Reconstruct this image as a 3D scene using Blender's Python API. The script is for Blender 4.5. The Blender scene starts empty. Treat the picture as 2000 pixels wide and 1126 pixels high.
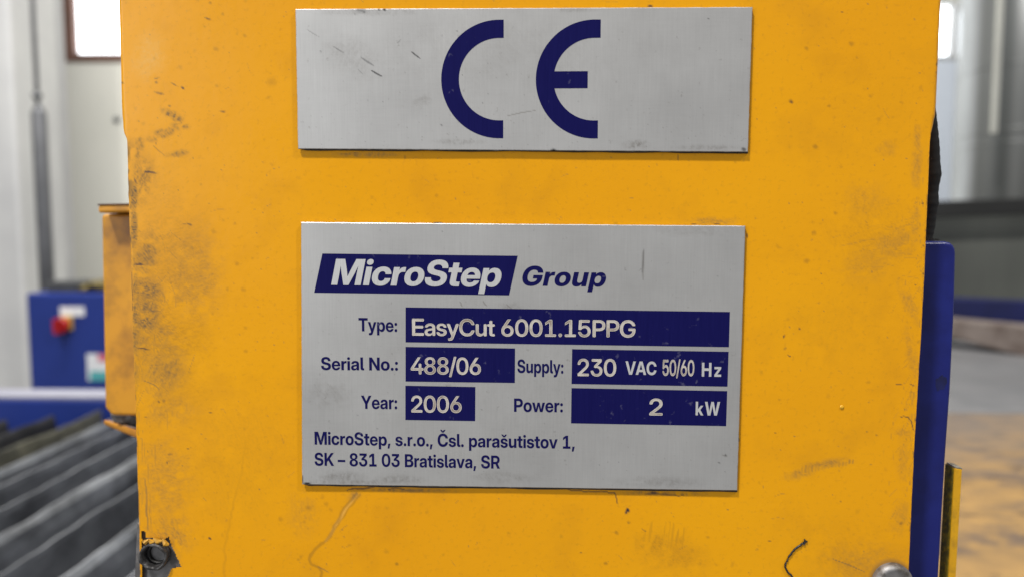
import bpy, bmesh, math, random
import numpy as np
from mathutils import Vector, Matrix
from mathutils.geometry import delaunay_2d_cdt

R = math.radians
random.seed(7)
rng = np.random.default_rng(11)
scene = bpy.context.scene
COL = scene.collection

# ---------------------------------------------------------------- camera, world, lights, exposure
PITCH, YAW = R(4.5), R(-1.5)
FPX = 1450.0                     # focal length in photo pixels (photo 2000 x 1126)
D = 0.2                          # distance from the lens to the yellow cover (m)
cp, sp, cy, sy = math.cos(PITCH), math.sin(PITCH), math.cos(YAW), math.sin(YAW)
FWD = np.array([sy * cp, cy * cp, -sp])
RIGHT = np.array([cy, -sy, 0.0])
UP = np.cross(RIGHT, FWD)
cam = bpy.data.cameras.new('camera')
cam.sensor_width = 36.0
cam.lens = 36.0 * FPX / 2000.0
cam.clip_start, cam.clip_end = 0.01, 60
cam.dof.use_dof = True
cam.dof.focus_distance = 0.201
cam.dof.aperture_fstop = cam.lens / 2.8
co = bpy.data.objects.new('camera', cam)
COL.objects.link(co)
co.matrix_world = Matrix(((RIGHT[0], UP[0], -FWD[0], 0), (RIGHT[1], UP[1], -FWD[1], 0),
                          (RIGHT[2], UP[2], -FWD[2], 0), (0, 0, 0, 1)))
scene.camera = co

world = bpy.data.worlds.new('World')
scene.world = world
world.use_nodes = True
bg = world.node_tree.nodes['Background']
bg.inputs[0].default_value = (0.93, 0.96, 1.0, 1)
bg.inputs[1].default_value = 0.29

def area_light(name, loc, target, size, power, color, size_y=None):
    l = bpy.data.lights.new(name, 'AREA')
    l.energy, l.color, l.size = power, color, size
    if size_y:
        l.shape, l.size_y = 'RECTANGLE', size_y
    o = bpy.data.objects.new(name, l)
    COL.objects.link(o)
    o.location = loc
    o.rotation_euler = (Vector(target) - Vector(loc)).to_track_quat('-Z', 'Y').to_euler()
    return o

area_light('ceiling_lamp', (-1.0, -1.05, 2.8), (0, 0.2, 0), 0.20, 99, (1.0, 0.97, 0.92))
area_light('ceiling_lamp', (2.1, -1.05, 2.8), (0, 0.2, 0), 0.20, 46, (1.0, 0.97, 0.92))
area_light('left_sheen_fill', (-1.15, -0.95, 0.35), (0, 0.2, 0), 0.9, 8.5, (0.94, 0.97, 1.0))  # added unseen fill: brighter left side and sheen on the plates
area_light('background_fill', (-1.1, 1.5, 3.2), (-1.5, 3.0, -0.1), 1.4, 150, (1.0, 0.98, 0.95))  # added unseen fill that brightens the back wall
area_light('background_fill', (0.35, 1.7, 2.1), (1.6, 2.9, 0.1), 0.6, 20, (0.97, 0.98, 1.0))  # added unseen fill aimed at the left front of the tank

vs = scene.view_settings
vs.view_transform, vs.look, vs.exposure, vs.gamma = 'Standard', 'None', 0.0, 1.0
vs.use_curve_mapping = False

# ---------------------------------------------------------------- helpers
def ray(px, py):
    px, py = np.asarray(px, float), np.asarray(py, float)
    v = ((px - 1000) / FPX)[..., None] * RIGHT - ((py - 563) / FPX)[..., None] * UP + FWD
    return v

def at(px, py, Y):               # photo pixel -> point on the upright plane at depth Y
    v = ray(px, py)
    return v * (Y / v[..., 1])[..., None]

def atz(px, py, z):              # photo pixel -> point on the level plane at height z
    v = ray(px, py)
    return v * (z / v[..., 2])[..., None]

def link(o, parent=None):
    COL.objects.link(o)
    if parent:
        o.parent = parent
        o.matrix_parent_inverse = Matrix.Translation(parent.location).inverted()
    return o

def thing(name, label, cat, loc=(0, 0, 0), group=None):
    o = bpy.data.objects.new(name, None)
    o.empty_display_size = 0.02
    o.location = loc
    COL.objects.link(o)
    o['label'], o['category'] = label, cat
    if group:
        o['group'] = group
    return o

def tag(o, label, cat, group=None):
    o['label'], o['category'] = label, cat
    if group:
        o['group'] = group
    return o

def mesh_np(name, V, F, mats, parent=None, smooth=False, fm=None):
    """V (n,3), F (m,4) quads"""
    me = bpy.data.meshes.new(name)
    V = np.ascontiguousarray(V, np.float32)
    F = np.ascontiguousarray(F, np.int32)
    me.vertices.add(len(V))
    me.vertices.foreach_set('co', V.ravel())
    me.loops.add(F.size)
    me.loops.foreach_set('vertex_index', F.ravel())
    me.polygons.add(len(F))
    k = F.shape[1]
    me.polygons.foreach_set('loop_start', np.arange(0, F.size, k, dtype=np.int32))
    me.polygons.foreach_set('use_smooth', np.full(len(F), smooth))
    if fm is not None:
        me.polygons.foreach_set('material_index', np.ascontiguousarray(fm, np.int32))
    me.update(calc_edges=True)
    for m in (mats if isinstance(mats, (list, tuple)) else [mats]):
        me.materials.append(m)
    return link(bpy.data.objects.new(name, me), parent)

def attr(o, name, vals):
    a = o.data.attributes.new(name, 'FLOAT', 'POINT')
    a.data.foreach_set('value', np.ascontiguousarray(vals, np.float32).ravel())

def obj(name, bm, m, parent=None, smooth=False, bevel=0, seg=2):
    me = bpy.data.meshes.new(name)
    bmesh.ops.recalc_face_normals(bm, faces=bm.faces)
    if bevel:
        es = [e for e in bm.edges if len(e.link_faces) == 2 and e.calc_face_angle(0) > 0.5]
        bmesh.ops.bevel(bm, geom=es, offset=bevel, segments=seg, affect='EDGES', profile=0.5)
    if smooth:
        for f in bm.faces:
            f.smooth = True
    bm.to_mesh(me)
    bm.free()
    for q in (m if isinstance(m, (list, tuple)) else [m]):
        me.materials.append(q)
    return link(bpy.data.objects.new(name, me), parent)

def hexa(bm, a, b):
    """box between two quads a and b (4 points each, same winding)"""
    va = [bm.verts.new(p) for p in a]
    vb = [bm.verts.new(p) for p in b]
    bm.faces.new(va)
    bm.faces.new(vb[::-1])
    for i in range(4):
        j = (i + 1) % 4
        bm.faces.new((va[i], vb[i], vb[j], va[j]))

def box(bm, x0, x1, y0, y1, z0, z1):
    hexa(bm, [(x0, y0, z0), (x1, y0, z0), (x1, y0, z1), (x0, y0, z1)],
         [(x0, y1, z0), (x1, y1, z0), (x1, y1, z1), (x0, y1, z1)])

def prism(bm, pts, depth):
    """outline of points pushed back by the vector depth"""
    d = Vector(depth)
    va = [bm.verts.new(Vector(p)) for p in pts]
    vb = [bm.verts.new(Vector(p) + d) for p in pts]
    bm.faces.new(va)
    bm.faces.new(vb[::-1])
    n = len(va)
    for i in range(n):
        bm.faces.new((va[i], vb[i], vb[(i + 1) % n], va[(i + 1) % n]))

def tube(bm, path, rad, n=14, cap=True):
    path = [Vector(p) for p in path]
    rs = rad if isinstance(rad, (list, tuple)) else [rad] * len(path)
    rings = []
    for i, p in enumerate(path):
        t = (path[min(i + 1, len(path) - 1)] - path[max(i - 1, 0)]).normalized()
        a = Vector((0, 0, 1)) if abs(t.z) < 0.9 else Vector((1, 0, 0))
        u = t.cross(a).normalized()
        v = t.cross(u)
        rings.append([bm.verts.new(p + rs[i] * (math.cos(2 * math.pi * k / n) * u + math.sin(2 * math.pi * k / n) * v)) for k in range(n)])
    for A, B in zip(rings, rings[1:]):
        for k in range(n):
            bm.faces.new((A[k], A[(k + 1) % n], B[(k + 1) % n], B[k]))
    if cap:
        bm.faces.new(rings[0][::-1])
        bm.faces.new(rings[-1])

def lathe(bm, center, axis, prof, n=40):
    """prof: list of (radius, distance along axis)"""
    c, ax = Vector(center), Vector(axis).normalized()
    a = Vector((0, 0, 1)) if abs(ax.z) < 0.9 else Vector((1, 0, 0))
    u = ax.cross(a).normalized()
    v = ax.cross(u)
    rings = []
    for r, d in prof:
        if r < 1e-7:
            rings.append([bm.verts.new(c + ax * d)])
        else:
            rings.append([bm.verts.new(c + ax * d + r * (math.cos(2 * math.pi * k / n) * u + math.sin(2 * math.pi * k / n) * v)) for k in range(n)])
    for A, B in zip(rings, rings[1:]):
        for k in range(n):
            q = [A[k % len(A)], A[(k + 1) % len(A)], B[(k + 1) % len(B)], B[k % len(B)]]
            q2 = []
            for w in q:
                if w not in q2:
                    q2.append(w)
            if len(q2) > 2:
                bm.faces.new(q2)

# ---- value noise in numpy (for dirt that is sampled on dense meshes)
def vnoise(x, y, seed=0):
    g = np.random.default_rng(seed).random((257, 257))
    g[256], g[:, 256] = g[0], g[:, 0]
    xi, yi = np.floor(x).astype(int), np.floor(y).astype(int)
    fx, fy = x - xi, y - yi
    fx, fy = fx * fx * (3 - 2 * fx), fy * fy * (3 - 2 * fy)
    xi, yi = xi % 256, yi % 256
    a = g[xi, yi] * (1 - fx) + g[xi + 1, yi] * fx
    b = g[xi, yi + 1] * (1 - fx) + g[xi + 1, yi + 1] * fx
    return a * (1 - fy) + b * fy

def fbm(x, y, seed=0, oct=4):
    s, a, t = 0, 0.5, 0
    for k in range(oct):
        s = s + a * vnoise(x * 2 ** k + 17 * k, y * 2 ** k + 31 * k, seed + k)
        t += a
        a *= 0.55
    return s / t

def sstep(a, b, x):
    t = np.clip((x - a) / (b - a), 0, 1)
    return t * t * (3 - 2 * t)

class Painter:
    """accumulates wear and dirt masks over mesh points given in photo-pixel units of the flat face"""
    def __init__(s, X, Y):
        s.X, s.Y, s.m = X, Y, {}
    def layer(s, k):
        if k not in s.m:
            s.m[k] = np.zeros_like(s.X)
        return s.m[k]
    def win(s, x0, x1, y0, y1):
        return np.nonzero((s.X > x0) & (s.X < x1) & (s.Y > y0) & (s.Y < y1))[0]
    def blob(s, k, x, y, rx, ry, ang=0, v=1, hard=0.4, rough=0.0, nz=0.3, seed=0):
        L = s.layer(k)
        r = max(rx, ry) * 1.5 + 3
        w = s.win(x - r, x + r, y - r, y + r)
        if not len(w):
            return
        a = R(ang)
        dx, dy = s.X[w] - x, s.Y[w] - y
        u, t = (dx * math.cos(a) + dy * math.sin(a)) / rx, (-dx * math.sin(a) + dy * math.cos(a)) / ry
        d = np.sqrt(u * u + t * t)
        if rough:
            d = d + rough * (fbm(s.X[w] * nz, s.Y[w] * nz, seed) - 0.5) * 2
        val = v * (1 - sstep(hard, 1.0, d))
        L[w] = np.maximum(L[w], val)
    def cloud(s, k, x, y, rx, ry, ang=0, v=0.6, nz=0.06, seed=0, sx=1.0, lo=0.37, hi=0.64):
        """patchy smear: noise threshold inside a soft ellipse"""
        L = s.layer(k)
        r = max(rx, ry) * 1.4
        w = s.win(x - r, x + r, y - r, y + r)
        if not len(w):
            return
        a = R(ang)
        dx, dy = s.X[w] - x, s.Y[w] - y
        p, q = dx * math.cos(a) + dy * math.sin(a), -dx * math.sin(a) + dy * math.cos(a)
        env = 1 - sstep(0.15, 1.2, np.sqrt((p / rx) ** 2 + (q / ry) ** 2))
        n = fbm(p * nz * sx + 50, q * nz + 50, seed, 5)
        b_ = 0.9 + 1.3 * math.sin(seed * 2.1)
        fine = fbm((s.X[w] * math.cos(b_) + s.Y[w] * math.sin(b_)) * 0.10 + 9, (-s.X[w] * math.sin(b_) + s.Y[w] * math.cos(b_)) * 0.42, seed + 9, 3)
        grit = vnoise(s.X[w] * 0.45, s.Y[w] * 0.45, seed + 21)
        val = v * env * sstep(lo, hi, n * 0.75 + env * 0.12 + 0.12) * (0.60 + 0.60 * sstep(0.30, 0.72, fine)) * (0.45 + 0.9 * grit)
        L[w] = np.maximum(L[w], np.clip(val, 0, 1))
    def line(s, k, pts, width, v=1, taper=True, wob=0.0, seed=0):
        L = s.layer(k)
        P = np.array(pts, float)
        w = s.win(P[:, 0].min() - 8, P[:, 0].max() + 8, P[:, 1].min() - 8, P[:, 1].max() + 8)
        if not len(w):
            return
        x, y = s.X[w], s.Y[w]
        if wob:
            x = x + wob * (vnoise(y * 0.12, y * 0 + seed, seed) - 0.5) * 2
            y = y + wob * (vnoise(s.X[w] * 0.12, y * 0 + seed, seed + 1) - 0.5) * 2
        seg = np.linalg.norm(np.diff(P, axis=0), axis=1)
        tot, acc = seg.sum(), 0
        best = np.full(len(w), 1e9)
        tt = np.zeros(len(w))
        for a, b, l in zip(P, P[1:], seg):
            d = b - a
            t = np.clip(((x - a[0]) * d[0] + (y - a[1]) * d[1]) / (l * l), 0, 1)
            ds = np.hypot(x - a[0] - t * d[0], y - a[1] - t * d[1])
            m = ds < best
            best[m] = ds[m]
            tt[m] = (acc + t[m] * l) / tot
            acc += l
        wd = width * (np.sqrt(np.clip(4 * tt * (1 - tt), 0, 1)) * 0.85 + 0.15 if taper else 1)
        val = v * (1 - sstep(0.5, 1.5, best / np.maximum(wd, 0.3)))
        L[w] = np.maximum(L[w], val)

# ---------------------------------------------------------------- materials
def new_mat(name):
    m = bpy.data.materials.new(name)
    m.use_nodes = True
    nt = m.node_tree
    return m, nt, nt.nodes['Principled BSDF']

def noise_fac(nt, scale, detail=4, stretch=(1, 1, 1), rough=0.55, lo=0.35, hi=0.65):
    tc = nt.nodes.new('ShaderNodeTexCoord')
    mp = nt.nodes.new('ShaderNodeMapping')
    mp.inputs['Scale'].default_value = stretch
    no = nt.nodes.new('ShaderNodeTexNoise')
    no.inputs['Scale'].default_value = scale
    no.inputs['Detail'].default_value = detail
    no.inputs['Roughness'].default_value = rough
    mr = nt.nodes.new('ShaderNodeMapRange')
    mr.inputs[1].default_value, mr.inputs[2].default_value = lo, hi
    nt.links.new(tc.outputs['Object'], mp.inputs[0])
    nt.links.new(mp.outputs[0], no.inputs['Vector'])
    nt.links.new(no.outputs['Fac'], mr.inputs[0])
    return mr.outputs[0]

def mix(nt, fac, a, b):
    mx = nt.nodes.new('ShaderNodeMix')
    mx.data_type = 'RGBA'
    for s, v in ((mx.inputs[0], fac), (mx.inputs[6], a), (mx.inputs[7], b)):
        if isinstance(v, (int, float)):
            s.default_value = v
        elif isinstance(v, tuple):
            s.default_value = (*v, 1) if len(v) == 3 else v
        else:
            nt.links.new(v, s)
    return mx.outputs[2]

def math_n(nt, op, a, b):
    n = nt.nodes.new('ShaderNodeMath')
    n.operation = op
    for i, v in enumerate((a, b)):
        if isinstance(v, (int, float)):
            n.inputs[i].default_value = v
        else:
            nt.links.new(v, n.inputs[i])
    n.use_clamp = True
    return n.outputs[0]

def attr_n(nt, name):
    n = nt.nodes.new('ShaderNodeAttribute')
    n.attribute_name = name
    return n.outputs['Fac']

def bump(nt, p, h, strength, dist):
    b = nt.nodes.new('ShaderNodeBump')
    b.inputs['Strength'].default_value = strength
    b.inputs['Distance'].default_value = dist
    nt.links.new(h, b.inputs['Height'])
    nt.links.new(b.outputs[0], p.inputs['Normal'])

def simple(name, c1, c2=None, rough=0.5, metal=0.0, scale=20, stretch=(1, 1, 1), lo=0.35, hi=0.65, bmp=0, c3=None, scale3=5, spec=None, rough2=None, detail=4):
    m, nt, p = new_mat(name)
    f = noise_fac(nt, scale, detail, stretch, lo=lo, hi=hi)
    col = mix(nt, f, c1, c2 or tuple(0.8 * v for v in c1))
    if c3:
        f3 = noise_fac(nt, scale3, 5, lo=0.5, hi=0.68)
        col = mix(nt, f3, col, c3)
    nt.links.new(col, p.inputs['Base Color'])
    p.inputs['Roughness'].default_value = rough
    p.inputs['Metallic'].default_value = metal
    if spec is not None:
        p.inputs['Specular IOR Level'].default_value = spec
    if bmp:
        bump(nt, p, f, 0.5, bmp)
    return m

# worn yellow paint of the cover: masks are wear/dirt with their own shapes
def cover_paint():
    m, nt, p = new_mat('worn_yellow_paint')
    big = noise_fac(nt, 9, 3, lo=0.3, hi=0.7)
    col = mix(nt, big, (0.86, 0.388, 0.0025), (0.79, 0.335, 0.0035))
    mid = noise_fac(nt, 60, 5, lo=0.52, hi=0.75)
    col = mix(nt, math_n(nt, 'MULTIPLY', mid, 0.26), col, (0.45, 0.19, 0.012))
    fine = noise_fac(nt, 800, 4, lo=0.56, hi=0.78)
    col = mix(nt, math_n(nt, 'MULTIPLY', fine, 0.26), col, (0.30, 0.13, 0.02))
    col = mix(nt, attr_n(nt, 'pale'), col, (0.80, 0.50, 0.16))
    col = mix(nt, attr_n(nt, 'spot'), col, (0.36, 0.165, 0.015))
    col = mix(nt, attr_n(nt, 'grime'), col, (0.13, 0.095, 0.055))
    col = mix(nt, attr_n(nt, 'mark'), col, (0.025, 0.024, 0.04))
    nt.links.new(col, p.inputs['Base Color'])
    g = math_n(nt, 'MULTIPLY', attr_n(nt, 'grime'), 0.4)
    gl = noise_fac(nt, 22, 5, lo=0.3, hi=0.7)
    r0 = math_n(nt, 'ADD', math_n(nt, 'ADD', g, 0.22), math_n(nt, 'MULTIPLY', gl, 0.16))
    nt.links.new(r0, p.inputs['Roughness'])
    p.inputs['Specular IOR Level'].default_value = 0.32
    peel = noise_fac(nt, 260, 3, lo=0.2, hi=0.8)
    bump(nt, p, peel, 0.10, 0.0003)
    return m

def plate_metal():
    m, nt, p = new_mat('brushed_aluminium')
    br = noise_fac(nt, 1.0, 4, (2600, 2600, 90), lo=0.3, hi=0.7)
    br2 = noise_fac(nt, 1.0, 3, (160, 160, 2200), lo=0.3, hi=0.7)
    big = noise_fac(nt, 40, 4, lo=0.3, hi=0.7)
    col = mix(nt, big, (0.60, 0.592, 0.58), (0.50, 0.492, 0.482))
    col = mix(nt, math_n(nt, 'MULTIPLY', br, 0.17), col, (0.32, 0.315, 0.31))
    col = mix(nt, math_n(nt, 'MULTIPLY', br2, 0.14), col, (0.64, 0.63, 0.62))
    pit = noise_fac(nt, 700, 5, lo=0.66, hi=0.8)
    col = mix(nt, math_n(nt, 'MULTIPLY', pit, 0.5), col, (0.22, 0.20, 0.18))
    col = mix(nt, attr_n(nt, 'grime'), col, (0.17, 0.145, 0.12))
    col = mix(nt, attr_n(nt, 'mark'), col, (0.035, 0.033, 0.035))
    nt.links.new(col, p.inputs['Base Color'])
    p.inputs['Metallic'].default_value = 0.6
    p.inputs['Roughness'].default_value = 0.47
    bump(nt, p, br, 0.12, 0.00004)
    return m

def ink(name, c, wear):
    m, nt, p = new_mat(name)
    n = noise_fac(nt, 420, 5, lo=0.655, hi=0.75)
    s = noise_fac(nt, 1.0, 3, (3000, 3000, 130), lo=0.3, hi=0.7)
    col = mix(nt, math_n(nt, 'MULTIPLY', s, 0.3), c, tuple(v * 1.5 + 0.004 for v in c))
    col = mix(nt, math_n(nt, 'MULTIPLY', n, wear), col, (0.20, 0.195, 0.27))
    nt.links.new(col, p.inputs['Base Color'])
    p.inputs['Roughness'].default_value = 0.40
    p.inputs['Specular IOR Level'].default_value = 0.10
    return m

M = {}
M['paint'] = cover_paint()
M['alu'] = plate_metal()
M['ink'] = ink('navy_ink', (0.0055, 0.0052, 0.070), 0.35)
M['bare'] = simple('bare_plate_lettering', (0.66, 0.655, 0.65), (0.58, 0.575, 0.575), 0.45, 0.3, 1, (2600, 2600, 90))
M['groove'] = simple('engraved_groove', (0.58, 0.53, 0.47), (0.28, 0.22, 0.17), 0.7, 0, 220, lo=0.42, hi=0.66)
M['groove_edge'] = simple('engraved_edge', (0.80, 0.76, 0.71), (0.66, 0.60, 0.54), 0.55, 0.1, 500)
M['glue'] = simple('dirty_black_adhesive', (0.018, 0.016, 0.015), (0.04, 0.03, 0.02), 0.7, 0, 400)
M['bolt'] = simple('worn_bolt_steel', (0.34, 0.33, 0.33), (0.24, 0.23, 0.23), 0.5, 0.6, 300, c3=(0.10, 0.085, 0.07), scale3=260)
M['dark_steel'] = simple('dark_bare_steel', (0.13, 0.125, 0.125), (0.04, 0.038, 0.038), 0.45, 0.5, 400, bmp=0.0003)
M['black'] = simple('black_grease', (0.012, 0.012, 0.012), (0.022, 0.02, 0.018), 0.5, 0, 200)
M['blue'] = simple('blue_paint', (0.015, 0.023, 0.185), (0.012, 0.017, 0.150), 0.33, 0, 45, c3=(0.011, 0.015, 0.12), scale3=60, bmp=0.0002, spec=0.3)
M['blue_far'] = simple('blue_cabinet_paint', (0.016, 0.038, 0.235), (0.013, 0.032, 0.20), 0.4, 0, 8)
M['blue_dark'] = simple('blue_beam_paint', (0.012, 0.016, 0.095), (0.009, 0.012, 0.06), 0.5, 0, 10)
M['yellow2'] = simple('box_yellow_paint', (0.72, 0.34, 0.012), (0.62, 0.275, 0.014), 0.45, 0, 18, c3=(0.27, 0.12, 0.02), scale3=45)
M['yellow3'] = simple('sheet_yellow_paint', (0.80, 0.42, 0.008), (0.72, 0.36, 0.008), 0.4, 0, 60, c3=(0.55, 0.28, 0.012), scale3=300)
M['grimy'] = simple('greasy_dirt_on_yellow', (0.40, 0.29, 0.012), (0.13, 0.10, 0.012), 0.6, 0, 500, c3=(0.60, 0.38, 0.01), scale3=700)
M['worn_edge'] = simple('worn_bare_edge', (0.55, 0.53, 0.48), (0.30, 0.22, 0.12), 0.4, 0.5, 900)
M['hose'] = simple('black_conduit', (0.010, 0.010, 0.011), (0.016, 0.016, 0.017), 0.8, 0, 90)
M['bristle'] = simple('black_bristles', (0.02, 0.02, 0.02), (0.05, 0.048, 0.045), 0.6, 0, 800)
M['wall'] = simple('cream_wall_paint', (0.80, 0.785, 0.70), (0.75, 0.735, 0.65), 0.8, 0, 1.6, c3=(0.72, 0.71, 0.63), scale3=0.9)
M['column'] = simple('white_column_paint', (0.60, 0.60, 0.59), (0.52, 0.52, 0.52), 0.7, 0, 3)
M['frame'] = simple('brown_window_frame', (0.20, 0.10, 0.07), (0.15, 0.075, 0.05), 0.5, 0, 9)
M['pole'] = simple('grey_pole_metal', (0.15, 0.153, 0.163), (0.11, 0.113, 0.12), 0.45, 0.3, 9)
M['red'] = simple('red_plastic', (0.42, 0.012, 0.012), (0.33, 0.01, 0.01), 0.4)
M['yellow_plastic'] = simple('yellow_plastic', (0.52, 0.36, 0.06), (0.45, 0.30, 0.05), 0.4)
M['white'] = simple('white_label_paper', (0.80, 0.81, 0.82), (0.72, 0.73, 0.75), 0.5)
M['pink'] = simple('pink_sticker_print', (0.65, 0.16, 0.22), (0.6, 0.15, 0.2), 0.5)
M['teal'] = simple('teal_sticker_print', (0.10, 0.42, 0.42), (0.08, 0.36, 0.38), 0.5)
M['tray'] = simple('dark_tool_tray', (0.06, 0.062, 0.062), (0.035, 0.036, 0.036), 0.6, 0, 20)
M['brass'] = simple('dirty_brass', (0.22, 0.17, 0.05), (0.10, 0.08, 0.03), 0.45, 0.3, 60)
M['slat'] = simple('slagged_slat_steel', (0.31, 0.325, 0.36), (0.11, 0.115, 0.128), 0.28, 0.5, 22, (0.6, 0.6, 0.8), lo=0.36, hi=0.64, c3=(0.30, 0.315, 0.345), scale3=9, bmp=0.002)
M['slat_dark'] = simple('scorched_slat_steel', (0.05, 0.05, 0.055), (0.025, 0.025, 0.027), 0.6, 0.2, 14, bmp=0.002)
M['slat_rust'] = simple('straw_stained_slat', (0.27, 0.26, 0.19), (0.14, 0.135, 0.10), 0.55, 0.2, 12, c3=(0.05, 0.05, 0.045), scale3=14)
M['slat_edge'] = simple('bright_slat_edge', (0.36, 0.37, 0.39), (0.18, 0.185, 0.195), 0.4, 0.3, 16, (1, 0.6, 1))
M['tan'] = None
M['floor'] = simple('grey_concrete', (0.20, 0.20, 0.20), (0.15, 0.15, 0.15), 0.8, 0, 3)

def tan_sheet():
    m, nt, p = new_mat('ochre_rusted_steel')
    f = noise_fac(nt, 26, 6, lo=0.35, hi=0.65)
    col = mix(nt, f, (0.37, 0.225, 0.085), (0.265, 0.168, 0.076))
    s = noise_fac(nt, 11, 7, (0.8, 1.25, 1), lo=0.50, hi=0.60, rough=0.72)
    col = mix(nt, math_n(nt, 'MULTIPLY', s, 0.8), col, (0.115, 0.09, 0.078))
    s2 = noise_fac(nt, 26, 6, (0.6, 1.9, 1), lo=0.57, hi=0.64, rough=0.7)
    col = mix(nt, math_n(nt, 'MULTIPLY', s2, 0.8), col, (0.05, 0.04, 0.04))
    g = noise_fac(nt, 420, 3, lo=0.55, hi=0.75)
    col = mix(nt, math_n(nt, 'MULTIPLY', g, 0.35), col, (0.25, 0.14, 0.06))
    # far half is greyer mill scale
    tc = nt.nodes.new('ShaderNodeTexCoord')
    sx = nt.nodes.new('ShaderNodeSeparateXYZ')
    nt.links.new(tc.outputs['Object'], sx.inputs[0])
    n2 = noise_fac(nt, 7, 5, (0.6, 1.5, 1), lo=0.2, hi=0.8)
    yy = math_n(nt, 'ADD', sx.outputs[1], 0.0)
    ad = nt.nodes.new('ShaderNodeMath')
    ad.operation = 'MULTIPLY_ADD'
    nt.links.new(n2, ad.inputs[0])
    ad.inputs[1].default_value = 0.30
    nt.links.new(sx.outputs[1], ad.inputs[2])
    mr = nt.nodes.new('ShaderNodeMapRange')
    mr.inputs[1].default_value, mr.inputs[2].default_value = 1.02, 1.32
    nt.links.new(ad.outputs[0], mr.inputs[0])
    col = mix(nt, math_n(nt, 'MULTIPLY', mr.outputs[0], 0.8), col, (0.165, 0.14, 0.122))
    nt.links.new(col, p.inputs['Base Color'])
    p.inputs['Roughness'].default_value = 0.8
    p.inputs['Specular IOR Level'].default_value = 0.15
    bump(nt, p, g, 0.3, 0.0006)
    return m
M['tan'] = tan_sheet()
M['grey_sheet'] = simple('grey_mill_steel', (0.18, 0.178, 0.181), (0.138, 0.136, 0.139), 0.6, 0.05, 5, c3=(0.13, 0.13, 0.135), scale3=7)
M['rail'] = simple('rusty_brown_rail', (0.20, 0.165, 0.145), (0.14, 0.11, 0.095), 0.7, 0, 12, c3=(0.07, 0.045, 0.035), scale3=14)
M['beam'] = simple('black_beam', (0.012, 0.0125, 0.012), (0.018, 0.018, 0.018), 0.7, 0, 6)
M['lower_panel'] = simple('grey_green_panel', (0.16, 0.168, 0.148), (0.09, 0.096, 0.087), 0.55, 0, 3, (1, 1, 0.3), lo=0.3, hi=0.7)
M['clad'] = simple('galvanised_cladding', (0.40, 0.415, 0.425), (0.25, 0.26, 0.265), 0.30, 0.55, 2.2, (2.2, 1, 0.25), lo=0.3, hi=0.7)
M['strip_cream'] = simple('cream_strip_tone', (0.50, 0.50, 0.45), (0.42, 0.42, 0.38), 0.4, 0.2, 3)

def emit(name, c, s):
    m, nt, p = new_mat(name)
    f = noise_fac(nt, 3)
    nt.links.new(mix(nt, f, c, tuple(0.96 * v for v in c)), p.inputs['Emission Color'])
    p.inputs['Emission Strength'].default_value = s
    p.inputs['Base Color'].default_value = (0.8, 0.85, 0.9, 1)
    p.inputs['Roughness'].default_value = 0.1
    return m
M['pane'] = emit('daylit_glass', (0.93, 0.97, 1.0), 3.6)

# ================================================================ LARGE STRUCTURE (background of the workshop)
TZ = -0.30                       # cutting table level below the lens
bm = bmesh.new()
box(bm, -6, 6, -2, 7, -1.06, -1.0)
o = obj('floor', bm, M['floor'])
o['kind'] = 'structure'

# cream wall with two bright windows
WY = 4.2
wall = thing('workshop_wall', 'cream painted workshop wall far behind the yellow cover, with two small bright windows', 'wall', (0, WY, -1.0))
lo_l, hi_l = at(133, 117, WY), at(330, -120, WY)
lo_r, hi_r = at(1700, 113, WY), at(1864, 6, WY)
def wall_with_holes(holes, x0, x1, z0, z1, y0, y1):
    xs = sorted({x0, x1, *[h[0] for h in holes], *[h[1] for h in holes]})
    zs = sorted({z0, z1, *[h[2] for h in holes], *[h[3] for h in holes]})
    b = bmesh.new()
    for xa, xb in zip(xs, xs[1:]):
        for za, zb in zip(zs, zs[1:]):
            cx, cz = (xa + xb) / 2, (za + zb) / 2
            if any(h[0] < cx < h[1] and h[2] < cz < h[3] for h in holes):
                continue
            box(b, xa, xb, y0, y1, za, zb)
    bmesh.ops.remove_doubles(b, verts=b.verts, dist=1e-5)
    inner = [f for f in b.faces if False]
    return b
holes = [(lo_l[0], hi_l[0], lo_l[2], hi_l[2]), (lo_r[0], hi_r[0], lo_r[2], hi_r[2])]
obj('masonry', wall_with_holes(holes, -5, 5, -1.0, 3.2, WY, WY + 0.25), M['wall'], wall)
for (xa, xb, za, zb), fw, fm in ((holes[0], 0.045, M['frame']), (holes[1], 0.012, M['column'])):
    b = bmesh.new()
    e = 0.004
    y0, y1 = WY - 0.012, WY + 0.09
    box(b, xa - 0.012, xa + fw, y0, y1, za - 0.012, zb)
    box(b, xb - fw, xb + 0.012, y0, y1, za - 0.012, zb)
    box(b, xa + fw, xb - fw, y0, y1, za - 0.012, za + fw * 0.7)
    box(b, xa + fw, xb - fw, y0, y1, zb - fw, zb)
    wf = obj('window', b, fm, wall)
    b = bmesh.new()
    box(b, xa + fw, xb - fw, WY + 0.03, WY + 0.045, za + fw * 0.7, zb - fw)
    obj('pane', b, M['pane'], wf)
# small dark wall fittings, blurred in the photo
b = bmesh.new()
c = at(229, 234, WY - 0.001)
lathe(b, c, (0, -1, 0), [(0.017, 0), (0.017, 0.01), (0.012, 0.016), (0, 0.016)], 16)
tag(obj('wall_socket', b, M['pole'], None, True), 'small round dark fitting on the cream wall beside the cover edge', 'wall fitting')

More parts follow.
